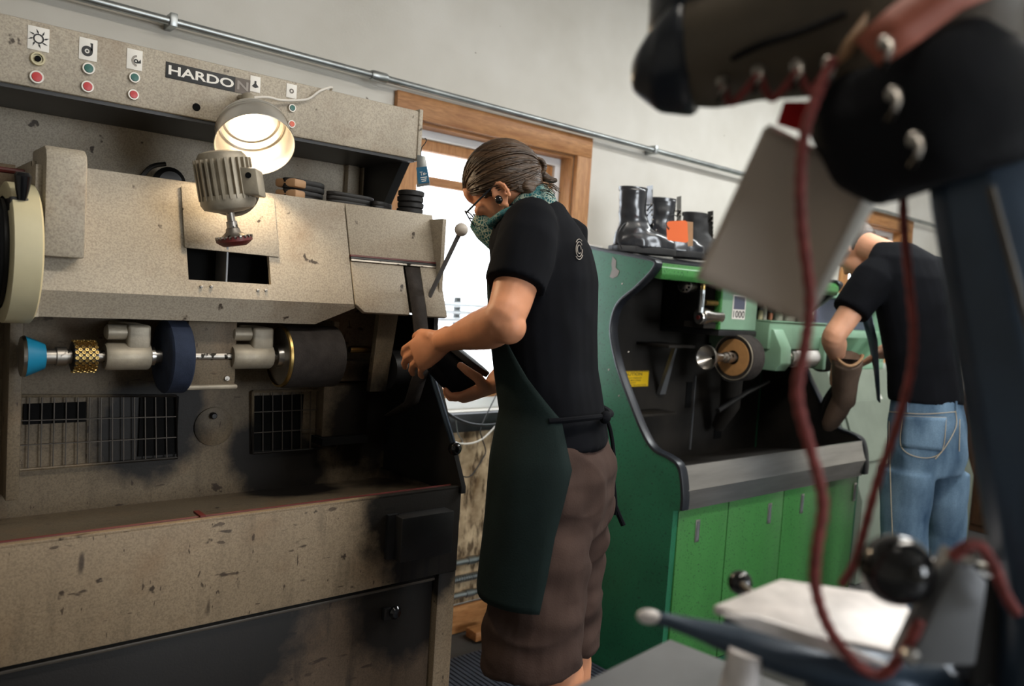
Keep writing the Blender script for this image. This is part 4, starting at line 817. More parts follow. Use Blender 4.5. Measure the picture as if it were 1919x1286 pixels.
def slimb(mb, pts, seg=20):
    P_ = bez([p[0] for p in pts], 5); R_ = [v.x for v in bez([V((p[1], 0, 0)) for p in pts], 5)]; limb(mb, list(zip(P_, R_)), seg)
def ellip_ring(c, lat, fro, a, b, tilt=0): return (V(c), V(lat)*a, (V(fro)+Z*tilt)*b)

def am(px, py, d): return at(px, py, d*1.03)
# ---------------- the worker at the belt: faces the machine, seen from his left and slightly behind
p1 = thing('person', atz(1045, 1650, 0)*1.0, 'person in black T-shirt, dark apron and brown shorts holding a black shoe', 'person')
p1.location = (am(1020, 700, 1.82).x, am(1020, 700, 1.82).y, 0)
F1 = (-U*.93+W*.37).normalized(); L1 = (-U*.37-W*.93).normalized()        # facing, his left
# head frame: bowed
tl = math.radians(35); FH0 = (-U*.97+W*.24).normalized(); HL = (-U*.24-W*.97).normalized()
HF = FH0*math.cos(tl)-Z*math.sin(tl); HU = FH0*math.sin(tl)+Z*math.cos(tl)
HC = am(945, 345, 1.80)
def H(f, u, l=0): return HC+HF*f+HU*u+HL*l
body = MB()
body.ell(H(.002, .008), HF*.084, HL*.072, HU*.082, 28, 18)                     # skull
body.ell(H(.040, -.045), HF*.046, HL*.056, HU*.072, 24, 16)                  # face
body.ell(H(.052, -.098), HF*.034, HL*.036, HU*.028, 20, 12)                  # chin
body.ell(H(.078, .020), HF*.016, HL*.045, HU*.026)                           # brow
limb(body, [(H(.082, -.018), .008), (H(.094, -.036), .010), (H(.104, -.052), .0125), (H(.092, -.060), .010)], 12)   # nose
for s_ in (-1, 1): body.ell(H(.072, -.030, s_*.036), HF*.016, HL*.022, HU*.014); body.ell(H(.088, -.056, s_*.010), HF*.009, HL*.008, HU*.007)
body.ell(H(.086, -.080), HF*.010, HL*.022, HU*.006); body.ell(H(.084, -.090), HF*.010, HL*.020, HU*.006)   # lips
def ear(l):
    c = H(.012, -.036, l*.070)
    for k in range(11):
        a = math.radians(-70+k*28); body.ball(c+HF*(.017*math.cos(a)-.006)+HU*(.027*math.sin(a))+HL*l*(.008-.004*math.cos(a)), .0062, 10)
    body.ell(c-HF*.002-HU*.026+HL*l*.004, HF*.008, HL*.005, HU*.010); body.ell(c-HF*.004, HF*.014, HL*.006, HU*.024)
ear(1); ear(-1)
NB = am(992, 402, 1.82)
limb(body, [(H(-.016, -.03), .050), (H(-.024, -.075), .046), (NB, .056), (NB-Z*.05, .075)])
# torso under the clothes
SHc = am(1015, 440, 1.82); HIP = am(1032, 850, 1.83)
body.rings([ellip_ring(HIP-Z*.04, L1, F1, .11, .075), ellip_ring(am(1030, 760, 1.82), L1, F1, .135, .085), ellip_ring(am(1020, 600, 1.82), L1, F1, .15, .09), ellip_ring(am(1018, 470, 1.82), L1, F1, .17, .085), ellip_ring(am(1010, 410, 1.82), L1, F1, .10, .06)])
# left arm (near): shoulder, elbow, wrist
LS, LE, LW = am(992, 432, 1.70), am(947, 605, 1.615), am(829, 640, 1.90)
slimb(body, [(LS, .052), (LS.lerp(LE, .35), .051), (LS.lerp(LE, .78), .045), (LE-U*.006+Z*.008, .042), (LE.lerp(LW, .2), .047), (LE.lerp(LW, .4), .043), (LE.lerp(LW, .75), .031), (LW, .027)])
body.ell(LE+U*.008-Z*.008-W*.004, U*.037, W*.037, Z*.037, 18, 12)
tips = fingers(body, LW, am(789, 662, 1.945)-LW, (-W*.84-U*.3+Z*.42), (Z*.72-U*.55+W*.3), (.62, .52, .56, .66), .10, 1.08, (.5, .55), .7)
# right arm (far side), hand comes in from behind the apron and cups the shoe from below
RS, RE, RW = am(1050, 440, 1.96), am(1000, 660, 2.03), am(925, 722, 2.0)
limb(body, [(RS, .052), (RS.lerp(RE, .4), .050), (RE, .045), (RE.lerp(RW, .35), .044), (RW, .028)])
fingers(body, RW, am(868, 745, 2.02)-RW, (-Z*.9-W*.25-U*.2), (-W*.85+Z*.25-U*.1), (.55, .6, .65, .7), .06, 1.06, (.3, .75), .3)
# legs
LK, RK = am(1046, 1262, 1.74), am(1066, 1240, 1.97)
def leg(hip, knee, foot):
    limb(body, [(hip, .058), (hip.lerp(knee, .5), .056), (hip.lerp(knee, .9), .056), (knee, .058), (knee.lerp(foot, .22), .057), (knee.lerp(foot, .42), .056), (knee.lerp(foot, .72), .040), (foot+Z*.0, .036), (foot-Z*.04, .040)])
    limb(body, [(foot-Z*.03-F1*.05, .032), (foot-Z*.045, .036), (foot-Z*.06+F1*.08, .034), (foot-Z*.068+F1*.15, .026), (foot-Z*.07+F1*.18, .015)])
LF = V((LK.x-.01, LK.y-.02, .118)); RF = V((RK.x, RK.y-.01, .118))
leg(am(1015, 900, 1.74), LK, LF); leg(am(1055, 900, 1.93), RK, RF)
remesh(body, 'body', M['skin'], p1, .0042, 5)
for f in (LF, RF):
    m = MB(); m.rings([(f-Z*.098+F1*.055, F1*.145, L1*.050), (f-Z*.080+F1*.055, F1*.148, L1*.052), (f-Z*.055+F1*.06, F1*.135, L1*.050), (f-Z*.02+F1*.01, F1*.085, L1*.050), (f+Z*.01-F1*.01, F1*.062, L1*.050)])
    s_ = remesh(m, 'shoe', M['black_sole'], p1, .006, 4)
# T-shirt
m = MB()
m.rings([ellip_ring(am(1047, 828, 1.83), L1, F1, .152, .112), ellip_ring(am(1042, 770, 1.83), L1, F1, .150, .106), ellip_ring(am(1030, 690, 1.83), L1, F1, .155, .106), ellip_ring(am(1023, 600, 1.83), L1, F1, .163, .113), ellip_ring(am(1018, 520, 1.83), L1, F1, .168, .117),
         ellip_ring(am(1013, 460, 1.83), L1, F1, .168, .110), ellip_ring(am(1010, 420, 1.83), L1, F1, .150, .088), ellip_ring(am(1004, 397, 1.83), L1, F1, .105, .074), ellip_ring(am(1001, 382, 1.83), L1, F1, .080, .066)])
sd = (LE-LS).normalized(); limb(m, [(LS-sd*.052+W*.03, .020), (LS-sd*.04+W*.02, .046), (LS-sd*.015+W*.01, .060), (LS+sd*.03, .066), (LS.lerp(LE, .35), .068), (LS.lerp(LE, .62), .066)])
sd = (RE-RS).normalized(); limb(m, [(RS-sd*.045, .03), (RS-sd*.03, .06), (RS+sd*.02, .072), (RS.lerp(RE, .35), .072), (RS.lerp(RE, .66), .068)])
tee = remesh(m, 't_shirt', M['shirt'], p1, .0055, 6, .011, 11, (1, 1, .7), 2.0)
from mathutils.bvhtree import BVHTree
def wrap(o, root): return BVHTree.FromPolygons([v.co+origin_of(o) for v in o.data.vertices], [p.vertices[:] for p in o.data.polygons])
tb = wrap(tee, p1)
def stick(tree, px, py, off=.002):
    h = tree.ray_cast(EYE, ray(px, py).normalized()); return h[0]+h[1]*off if h[0] else None
for rr, n0, n1 in ((14, 0, 20), (8, 3, 22), (19, 2, 9), (19, 13, 19)):      # pale round emblem between the shoulders
    P_ = [stick(tb, 1084+math.cos(i*.3)*rr*.42, 468+math.sin(i*.3)*rr) for i in range(n0, n1)]; P_ = [p for p in P_ if p]
    if len(P_) > 2: MB().tube(P_, .0011, 5).build('back_emblem', M['grey_print'], tee)
# shorts
m = MB()
m.rings([ellip_ring(am(1046, 815, 1.83), L1, F1, .148, .105), ellip_ring(am(1050, 880, 1.83), L1, F1, .165, .122), ellip_ring(am(1044, 950, 1.83), L1, F1, .165, .120), ellip_ring(am(1040, 990, 1.83), L1, F1, .14, .105)])
m.rings([ellip_ring(am(1026, 920, 1.78), L1, F1, .09, .110), ellip_ring(am(1012, 1040, 1.75), L1, F1, .098, .108), ellip_ring(am(1002, 1140, 1.74), L1, F1, .10, .108), ellip_ring(am(998, 1205, 1.74), L1, F1, .103, .110, .0), ellip_ring(am(997, 1246, 1.74), L1, F1, .106, .108, -.12)])
m.rings([ellip_ring(am(1070, 920, 1.90), L1, F1, .085, .105), ellip_ring(am(1068, 1040, 1.95), L1, F1, .09, .088), ellip_ring(am(1062, 1150, 1.98), L1, F1, .09, .082), ellip_ring(am(1060, 1208, 1.98), L1, F1, .092, .084, -.1)])
remesh(m, 'shorts', M['shorts'], p1, .005, 3, .016, 13, (1, 1, 1.6), 5.0)
# apron: one curved sheet round his front
def sheet(name, rows, mat, parent, th=.004, fold=.004, n=26, sub=5):
    """rows: (centre, a_lat, b_fro, ang0, ang1) with the angle measured from the front towards his left"""
    RR = []
    for k in range(len(rows)-1):
        for q in range(sub):
            t_ = q/sub; RR.append([x+(y-x)*t_ for x, y in zip(rows[k], rows[k+1])])
    RR.append(rows[-1]); L = []
    for j, (c, a, b, a0, a1) in enumerate(RR):
        L.append([])
        for i in range(n+1):
            an = a0+(a1-a0)*i/n; w_ = 1+fold*10*noise.noise(V((an*2.2, j*.05, 3)))
            L[-1].append(c+L1*math.sin(an)*a*w_+F1*math.cos(an)*b*w_)
    o = MB().loft(L, False, False).build(name, mat, parent, smooth=180); s_ = o.modifiers.new('thick', 'SOLIDIFY'); s_.thickness = th; s_.offset = 1; return o
ap = sheet('apron', [(am(1018, 520, 1.83), .15, .126, -.6, .6), (am(1023, 610, 1.83), .168, .126, -1.1, 1.1), (am(1034, 700, 1.83), .175, .124, -1.6, 1.62), (am(1042, 768, 1.83), .172, .122, -2.0, 2.1), (am(1040, 850, 1.83), .20, .138, -2.0, 2.27),
                     (am(1036, 960, 1.82), .205, .145, -1.8, 2.05), (am(1028, 1030, 1.82), .212, .146, -1.6, 2.02), (am(1022, 1088, 1.82), .216, .146, -1.4, 1.97)], M['apron'], p1)
WA = am(1042, 768, 1.83)
m = MB(); m.tube([WA+L1*math.sin(a)*.177+F1*math.cos(a)*.126+Z*.004*math.sin(a*3) for a in [1.9+k*.12 for k in range(20)]], .0065, 8); m.build('waist_tie', M['shirt'], p1)
KN = WA-F1*.128+L1*.03
m = MB(); m.ell(KN, F1*.013, L1*.02, Z*.015, 12, 8); m.build('tie_knot', M['shirt'], p1)
for pts, r_ in (([(1124, 762), (1142, 800), (1150, 850), (1148, 880), (1138, 850), (1132, 800), (1124, 764)], .005), ([(1124, 764), (1128, 830), (1138, 890), (1150, 940), (1168, 985)], .0062), ([(1124, 764), (1134, 820), (1146, 880), (1152, 930), (1154, 965)], .0055)):
    MB().tube(bez([am(x, y, 1.90-.0001*(y-760)) for x, y in pts]), r_, 8).build('apron_string', M['shirt'], p1)
# bandana: over nose and chin, gathered round the neck
m = MB(); RR = []
rows = [(H(.060, -.036), .058, .052), (H(.058, -.070), .058, .055), (H(.044, -.105), .056, .058), (H(.016, -.135), .058, .068), (NB+F1*.05-Z*.01, .070, .074)]
limb(m, [(H(.072, -.030), .040, .052, HL), (H(.066, -.056), .046, .058, HL), (H(.052, -.092), .050, .058, HL), (H(.030, -.125), .048, .054, HL), (H(.014, -.150), .028, .034, HL)])
band = []; HN = H(-.028, -.075)
limb(m, [(NB-Z*.035, .080), (NB+Z*.0, .074), (NB.lerp(HN, .4), .067), (NB.lerp(HN, .85), .064), (HN, .060), (H(-.027, -.062), .056), (H(-.026, -.052), .047)])
for k in range(33):
    a = 2*math.pi*k/32; c = NB+Z*.016+F1*.020; q = math.cos(a); band.append(c+L1*math.sin(a)*.062+F1*q*.058+Z*(.004-.020*q))
for off, rad in ((0, .015), (-.016, .018), (.013, .012)): m.tube([p+Z*off for p in band], rad, 10)
limb(m, [(H(.055, -.075, .045), .012, .034, HU), (H(.02, -.078, .066), .010, .032, HU), (H(-.02, -.085, .068), .010, .028, HU), (H(-.055, -.085, .045), .012, .024, HU)]); limb(m, [(H(.055, -.075, -.045), .012, .034, HU), (H(.02, -.078, -.066), .010, .032, HU), (H(-.02, -.085, -.068), .010, .028, HU), (H(-.055, -.085, -.045), .012, .024, HU)])
remesh(m, 'bandana', M['bandana_mat'], p1, .0042, 4, .003, 26, (1, 1, 1), 1.0)
# hair: combed back over the skull into a bun
m = MB(); NR, NS = 26, 40; g = {}; vs = []; fs = []
def hair_ok(f, u, l):
    if u > .055: return f < .088
    if u > .0: return f < .062+.022*(u/.055)-(.006 if abs(l) > .05 else 0)
    if u > -.038: return f < -.012 or (f < .042 and abs(l) > .045 and u > -.022)
    return f < -.026
for i in range(NR+1):
    t_ = math.pi*i/NR
    for j in range(NS):
        a = 2*math.pi*j/NS; f, l, u = .088*math.sin(t_)*math.cos(a), .0775*math.sin(t_)*math.sin(a), .0865*math.cos(t_)
        if u < 0: f *= 1+.0*u; u *= 1.05
        g[i, j] = len(vs); w_ = 1+.02*noise.noise(V((a*3, u*20, 1))); vs.append(H(f*w_-.002, u*w_+.010, l*w_))
for i in range(NR):
    for j in range(NS):
        q = [g[i, j], g[i+1, j], g[i+1, (j+1) % NS], g[i, (j+1) % NS]]; c = sum((vs[k] for k in q), V())/4-HC
        if hair_ok(c.dot(HF), c.dot(HU), c.dot(HL)): fs.append(q)
m.add(vs, fs); hair = m.build('hair', M['hair'], p1, smooth=180); s_ = hair.modifiers.new('t', 'SOLIDIFY'); s_.thickness = .007; s_.offset = .3
s_ = hair.modifiers.new('sub', 'SUBSURF'); s_.levels = 1; s_.render_levels = 1
BN = am(1006, 315, 1.80); m = MB(); m.ell(BN, HF*.018, HL*.020, HU*.024, 18, 12); m.ell(BN+HF*.012-HU*.012, HF*.016, HL*.018, HU*.018, 14, 8)
for k in range(5): m.tube([BN+(U*math.cos(a)+Z*math.sin(a))*(.010+.002*k)-W*(.006+.003*k) for a in [i*.42+k for i in range(12)]], .006, 8)
m.tube(bez([BN-HU*.012, BN-HU*.03+U*.012, BN-HU*.032+U*.032]), [.011]*8+[.009]*4+[.006]*4+[.002], 8); remesh(m, 'hair_bun', M['hair'], hair, .0032, 2)
m = MB(); bd = BN-HC; bdir = V((bd.dot(HF)/.088, (bd.dot(HU)-.010)/.0865, bd.dot(HL)/.0775)).normalized()
for k in range(210):                                                       # combed strands from the hairline back to the bun
    l = random.uniform(-.95, .95); al = abs(l)
    u = random.uniform(.25, .95) if al < .6 else random.uniform(-.22, .7); st_ = V((max(.15, 1-u*u-l*l)**.5 if u < .9 else .3, u, l)).normalized()
    c = st_.copy()
    if not hair_ok(st_.x*.088-.004, st_.y*.0865+.01, st_.z*.0775): st_ = st_.slerp(bdir, .22) if st_.dot(bdir) > -.95 else st_
    P_ = []
    for i in range(13):
        q = st_.slerp(bdir, i/12*.97); q = q*(1.055+.018*math.sin(k*1.7+i*.35)); P_.append(H(q.x*.088-.002, q.y*.0865+.010, q.z*.0775))
    m.tube(P_, [.0022]*11+[.0018, .001], 5)
tag(m.build('combed_strands', M['hair'], hair, smooth=180), kind='stuff')
m = MB(); m.ell(H(-.047, -.040), HF*.030, HL*.060, HU*.050, 22, 14); remesh(m, 'nape_hair', M['hair'], hair, .004, 2, .003, 40, (1, 1, 3))
MB().tube([BN+HF*.020+HU*.0+(HL*math.cos(a)+HU*math.sin(a))*.016 for a in [i*.35 for i in range(19)]], .004, 6).build('hair_tie', M['black_metal'], hair)
MB().tube([BN+HF*.016+HU*.014+HL*.01, BN+HF*.021+HU*.036+HL*.01], .003, 6).build('hair_clip', M['brass'], hair)
for k in range(16):
    a = random.uniform(-.5, .6); s0 = H(-.072+random.uniform(-.012, .012), -.048-random.uniform(0, .03), .03+a*.04); MB().tube(bez([s0, s0-HF*.014-HU*.010+HL*.006*a, s0-HF*.020-HU*.026+HL*.01*a], 4), .0009, 5).build('wisp', M['hair'], hair)
# glasses and ear plug
gls = empty('glasses', H(.09, -.02)); adopt(gls, p1)
for s_ in (-1, 1):
    c = H(.105, -.030, s_*.033); ringp = [c+HL*math.cos(a)*.024+HU*math.sin(a)*.019-HF*.004*abs(math.cos(a)) for a in [i*math.pi/10 for i in range(21)]]
    MB().tube(ringp, .0017, 6).build('rim', M['tag_blue'] if False else M['rubber_edge'], gls); MB().loft([[c+HL*math.cos(a)*q+HU*math.sin(a)*q*.8 for a in [i*math.pi/10 for i in range(20)]] for q in (.0005, .0235)], False).build('lens', M['glass'], gls)
    MB().tube([H(.101, -.022, s_*.057), H(.06, -.018, s_*.072), H(.004, -.010, s_*.079), H(-.012, -.022, s_*.078)], .0023, 6).build('temple_arm', M['rubber_edge'], gls)
MB().tube([H(.107, -.026, -.010), H(.110, -.022, 0), H(.107, -.026, .010)], .0016, 6).build('bridge', M['rubber_edge'], gls)
c = H(.017, -.044, .080); MB().ell(c, HF*.009, HL*.008, HU*.010, 14, 10).build('ear_plug', M['knob'], p1)
# the shoe in his hands: black, sole towards the belt
A, B = am(806, 664, 2.02), am(882, 724, 2.02); d = (B-A).normalized(); n_ = d.cross(W).normalized(); sh = thing('black_shoe', (A+B)/2, 'plain black shoe held against the sanding belt by the worker', 'shoe')
if n_.z < 0: n_ = -n_
m = MB(); limb(m, [(A-d*.01, .022, .026, W), (A+d*.03, .038, .042, W), (A+d*.08, .042, .046, W), (A+d*.12, .042, .048, W), (B+d*.0, .040, .046, W), (B+d*.02, .030, .032, W)]); remesh(m, 'upper', M['shirt'], sh, .004, 4, .003, 20)
m = MB(); L = []
for i in range(24):
    a = 2*math.pi*i/24; q = math.cos(a); L.append((A+B)/2+d*q*.085+W*math.sin(a)*.041*(1+.1*q))
m.loft([[p+n_*z for p in L] for z in (.043, .058)]); m.build('welt', M['black_sole'], sh, .002)
# ---------------- second worker, back to the camera at the far end of the green machine
F2 = (-U*.42+W*.91).normalized(); L2 = (-U*.91-W*.42).normalized(); D2 = 3.3
p2 = thing('person', (at(1725, 700, D2).x, at(1725, 700, D2).y, 0), 'person in black T-shirt and washed blue jeans seen from behind with a brown boot', 'person')
def q2(px, py, dd=0): return at(px, py, D2+dd)
def r2(px, py, a, b, dd=0): return (q2(px, py, dd), L2*a, F2*b)
body = MB(); hc = q2(1600, 462, .13); hf = F2*.55-Z*.8+L2*.1; hf.normalize(); hl = L2.copy(); hu = hl.cross(hf)
if hu.z < 0: hu = -hu
def h2(f, u, l=0): return hc+hf*f+hu*u+hl*l
body.ell(h2(0, .01), hf*.095, hl*.078, hu*.092, 24, 16); body.ell(h2(.045, -.05), hf*.046, hl*.056, hu*.07, 20, 14); body.ell(h2(.055, -.10), hf*.032, hl*.034, hu*.026)
limb(body, [(h2(.09, -.02), .008), (h2(.106, -.05), .012), (h2(.094, -.06), .009)], 10); body.ell(h2(.09, -.085), hf*.009, hl*.022, hu*.006)
for s_ in (-1, 1):
    body.ell(h2(.076, -.03, s_*.034), hf*.012, hl*.02, hu*.012); body.ell(h2(-.002, -.03, s_*.076), hf*.018, hl*.008, hu*.03)
nb = q2(1668, 480, 0); limb(body, [(h2(-.03, -.03), .058), (h2(-.04, -.07), .058), (nb, .064), (nb-Z*.06, .08)])
body.rings([r2(1732, 790, .13, .085), r2(1728, 700, .135, .085), r2(1716, 560, .15, .09), r2(1698, 495, .16, .08), r2(1685, 465, .09, .06)])
ls, le, lw = q2(1645, 510, -.06), q2(1562, 632, -.10), q2(1570, 676, .09)
slimb(body, [(ls, .054), (ls.lerp(le, .4), .052), (ls.lerp(le, .8), .047), (le, .045), (le.lerp(lw, .3), .047), (le.lerp(lw, .7), .035), (lw, .029)])
fingers(body, lw, q2(1562, 706, .12)-lw, (-U*.9-W*.3), (W*.8-Z*.1+U*.1), (.8, .85, .9, .95), .05, 1.0, (.4, .7), .4)
rs, re, rw = q2(1758, 500, .10), q2(1700, 640, .28), q2(1650, 662, .20)
limb(body, [(rs, .054), (rs.lerp(re, .4), .052), (re, .045), (re.lerp(rw, .4), .043), (rw, .029)])
fingers(body, rw, q2(1612, 684, .16)-rw, (U*.5-W*.6+Z*.4), (-Z*.3+W*.6), (.55, .6, .65, .7), .06, 1.0, (.3, .7), .3)
lk, rk = q2(1695, 1010, -.06), q2(1766, 1000, .10); lf, rf = V((lk.x, lk.y, .1)), V((rk.x, rk.y, .1))
for hp, kn, ft in ((q2(1700, 850, -.03), lk, lf), (q2(1762, 850, .06), rk, rf)):
    limb(body, [(hp, .062), (kn, .056), (kn.lerp(ft, .4), .052), (ft, .036)]); limb(body, [(ft-F2*.05-Z*.03, .03), (ft-Z*.045, .034), (ft+F2*.1-Z*.06, .03), (ft+F2*.17-Z*.07, .015)])
remesh(body, 'body', M['skin_pale'], p2, .006, 4)
m = MB(); vs = []; m.ell(h2(-.012, .018), hf*.094, hl*.084, hu*.094, 24, 16); remesh(m, 'hair', M['hair'], p2, .006, 3, .003, 30)
m = MB()
m.rings([r2(1736, 752, .172, .115), r2(1732, 700, .172, .112), r2(1724, 640, .178, .114), r2(1714, 570, .19, .118), r2(1704, 520, .20, .115), r2(1695, 485, .178, .095), r2(1683, 466, .115, .078), r2(1677, 457, .078, .066)])
sd = (le-ls).normalized(); limb(m, [(ls-sd*.03, .06), (ls+sd*.03, .078), (ls.lerp(le, .35), .078), (ls.lerp(le, .62), .074)])
sd = (re-rs).normalized(); limb(m, [(rs-sd*.03, .06), (rs+sd*.03, .074), (rs.lerp(re, .6), .07)])
tee2 = remesh(m, 't_shirt', M['shirt'], p2, .0075, 6, .008, 9, (1, 1, .7), 6.0)
m = MB()
m.rings([r2(1738, 738, .158, .108), r2(1738, 790, .174, .122), r2(1737, 850, .182, .124), r2(1735, 885, .172, .110)])
for s_, kn, ft, px, dd in ((1, lk, lf, 1696, -.04), (-1, rk, rf, 1764, .07)):
    m.rings([r2(px+3, 880, .086, .108, dd), r2(px-1, 940, .088, .10, dd), (kn, L2*.083, F2*.088), (kn.lerp(ft, .5), L2*.078, F2*.082), (ft+Z*.02, L2*.075, F2*.085), (ft-Z*.06, L2*.078, F2*.09)])
jn = remesh(m, 'jeans', M['denim'], p2, .0075, 5, .009, 8, (1, 1, 1.3), 8.0)
# patch pockets, belt loops and seams laid on the denim
import mathutils.bvhtree as bvh
bv = bvh.BVHTree.FromPolygons([v.co+origin_of(jn) for v in jn.data.vertices], [p.vertices[:] for p in jn.data.polygons])
def hug(px, py, off=.002):
    r = ray(px, py).normalized(); h = bv.ray_cast(EYE, r); return (h[0]+h[1]*off) if h[0] else None
def quad_on(name, c4, mat, n=8, off=.004):
    A, B, C, D = [V((*p, 0)) for p in c4]; L = []
    for i in range(n+1):
        row = []
        for j in range(n+1):
            p = A.lerp(B, j/n).lerp(D.lerp(C, j/n), i/n); h = hug(p.x, p.y, off)
            if h is None: return
            row.append(h)
        L.append(row)
    o = MB().loft(L, False, False).build(name, mat, jn, smooth=180); s_ = o.modifiers.new('t', 'SOLIDIFY'); s_.thickness = .002; s_.offset = -1
def seam(pts, rad=.0016, mt='stitch'):
    P_ = [hug(x, y, .004) for x, y in [tuple(v)[:2] for v in bez([V((x, y, 0)) for x, y in pts], 8)]]; P_ = [p for p in P_ if p is not None]
    if len(P_) > 2: MB().tube(P_, rad, 5).build('seam', M[mt], jn)
quad_on('back_pocket', [(1692, 780), (1772, 783), (1764, 845), (1690, 838)], M['denim']); quad_on('back_pocket', [(1797, 786), (1812, 784), (1806, 838), (1796, 846)], M['denim'])
for s_ in ([(1692, 780), (1772, 783)], [(1692, 786), (1772, 789)], [(1692, 780), (1690, 838), (1728, 858), (1764, 845), (1772, 783)], [(1668, 772), (1730, 776), (1790, 772)], [(1789, 770), (1790, 800), (1770, 838), (1752, 860)], [(1668, 790), (1670, 900), (1674, 1020)], [(1797, 786), (1796, 846)]): seam(s_)
for px in (1700, 1790): 
    a, b = hug(px, 752, .004), hug(px, 772, .004)
    if a and b: MB().tube([a, b], .005, 6).build('belt_loop', M['denim'], jn)
for ft in (lf, rf):
    m = MB(); m.rings([(ft-Z*.098+F2*.055, F2*.145, L2*.05), (ft-Z*.075+F2*.055, F2*.148, L2*.052), (ft-Z*.04+F2*.04, F2*.11, L2*.05), (ft+Z*.0, F2*.06, L2*.05)]); remesh(m, 'shoe', M['black_sole'], p2, .008, 3)
# apron strap edge at his front
m = MB(); m.loft([[q2(1617, 600, .16), q2(1634, 590, .14)], [q2(1628, 640, .16), q2(1645, 640, .12)], [q2(1638, 690, .15), q2(1648, 700, .10)], [q2(1645, 750, .12), q2(1650, 755, .08)]], False, False); o = m.build('apron_edge', M['bluegrey'], p2, smooth=180); s_ = o.modifiers.new('t', 'SOLIDIFY'); s_.thickness = .004
# the brown boot in his hands, opening towards us
top, bot = q2(1588, 674, .0), q2(1582, 745, .14); dn = (bot-top).normalized(); bt = thing('brown_boot', bot, 'brown suede boot held open end up by the person in jeans', 'boot')
m = MB(); limb(m, [(top, .060, .058, U), (top+dn*.05, .058, .056, U), (top+dn*.12, .052, .052, U), (bot, .048, .05, U), (bot+dn*.03, .046, .046, U)])
fdir = (W*.55-Z*.8-U*.1).normalized(); limb(m, [(bot+dn*.0, .046, .044, U), (bot+fdir*.08+dn*.01, .046, .036, U), (bot+fdir*.15+dn*.015, .038, .026, U), (bot+fdir*.18+dn*.015, .02, .016, U)]); remesh(m, 'upper', M['brown_leather'], bt, .005, 4, .003, 14)
e = [top-dn*.004+(U*math.cos(a)*.058+(W*.9+Z*.1)*math.sin(a)*.056)+Z*(.02*math.cos(2*a+.4)) for a in [i*math.pi/14 for i in range(29)]]; MB().tube(e, .006, 8).build('padded_collar', M['tan_leather'], bt)
MB().rings([(top-dn*.001, U*.050, W*.048), (top-dn*.003, U*.051, W*.049)]).build('opening', M['dark_void'], bt)
sn = fdir.cross(U).normalized(); sn = sn if sn.dot(W) > 0 else -sn
m = MB(); m.rings([(bot+sn*.040+fdir*.06, fdir*.135, U*.047), (bot+sn*.062+fdir*.06, fdir*.138, U*.05)]); m.build('sole', M['black_sole'], bt, .003)
# ================================================================== FOREGROUND: BOOT UPSIDE DOWN ON THE REPAIR STAND
BZ = 1.005
bench = thing('workbench', (atz(1500, 1290, BZ).x, atz(1500, 1290, BZ).y, 0), 'dark grey workbench corner in the near foreground under the stand', 'workbench')
c0 = atz(1255, 1196, BZ); c1 = atz(1000, 1322, BZ); e1 = (c1-c0).normalized(); e2 = V((0, 0, 1)).cross(e1)
if e2.dot(U) < 0: e2 = -e2
q = [c0, c0+e1*.75, c0+e1*.75+e2*.95, c0+e2*.95]
MB().prism(q, (0, 0, -.03)).build('bench_top', M['gunmetal'], bench, .004)
for k in range(4):
    c = sum(q, V())/4; p = q[k].lerp(c, .12); MB().box(p.x-.025, p.x+.025, p.y-.025, p.y+.025, 0, BZ-.03).build('leg', M['bluegrey'], bench, .003)
std = thing('repair_stand', atz(1640, 1290, BZ), 'blue-grey steel boot repair stand with black ball knobs and silver plate', 'stand')
# main arm going up into the boot
A, B = at(1838, 255, .62), at(2004, 1180, .62); ax = (B-A).normalized(); L = []
for k, r_ in ((0, .042), (.12, .046), (1, .049)):
    c = A.lerp(B, k); s1 = (U-ax*U.dot(ax)).normalized(); s2 = ax.cross(s1)
    L.append([c+s1*math.cos(a)*r_+s2*math.sin(a)*r_*.7 for a in [math.pi/8+i*math.pi/4 for i in range(8)]])
MB().loft(L).build('arm', M['bluegrey'], std, .004, 3, 25)
MB().tube([at(1856, 350, .555), at(1935, 640, .555)], .0028, 8).build('tan_rod', M['olive_leather'], std)
foot = atz(2010, 1286, BZ); MB().lathe([(0, .09), (.012, .09), (.018, .06), (.05, .055)], V((B.x, B.y, BZ)), (0, 0, 1), 32).build('base', M['bluegrey'], std)
MB().tube([B-ax*.02, V((B.x, B.y, BZ+.03))], .045, 20).build('ankle', M['bluegrey'], std)
# silver plate
PZ = at(1520, 1140, .74).z
pl = [atz(*p, PZ) for p in ((1336, 1134), (1462, 1084), (1690, 1118), (1735, 1185), (1690, 1222), (1490, 1180))]
MB().prism(pl, (0, 0, -.009)).build('silver_plate', M['silver'], std, .003, 3)
pl2 = [atz(*p, PZ-.016) for p in ((1352, 1156), (1480, 1110), (1740, 1150), (1860, 1286), (1600, 1286), (1500, 1205))]
MB().prism(pl2, (0, 0, -.02)).build('under_plate', M['bluegrey'], std, .004)
c = sum(pl2, V())/6; MB().lathe([(0, .05), (.01, .05), (.014, .03), (PZ-.036-BZ, .03)], V((c.x, c.y, BZ)), (0, 0, 1), 28).build('pillar', M['bluegrey'], std)
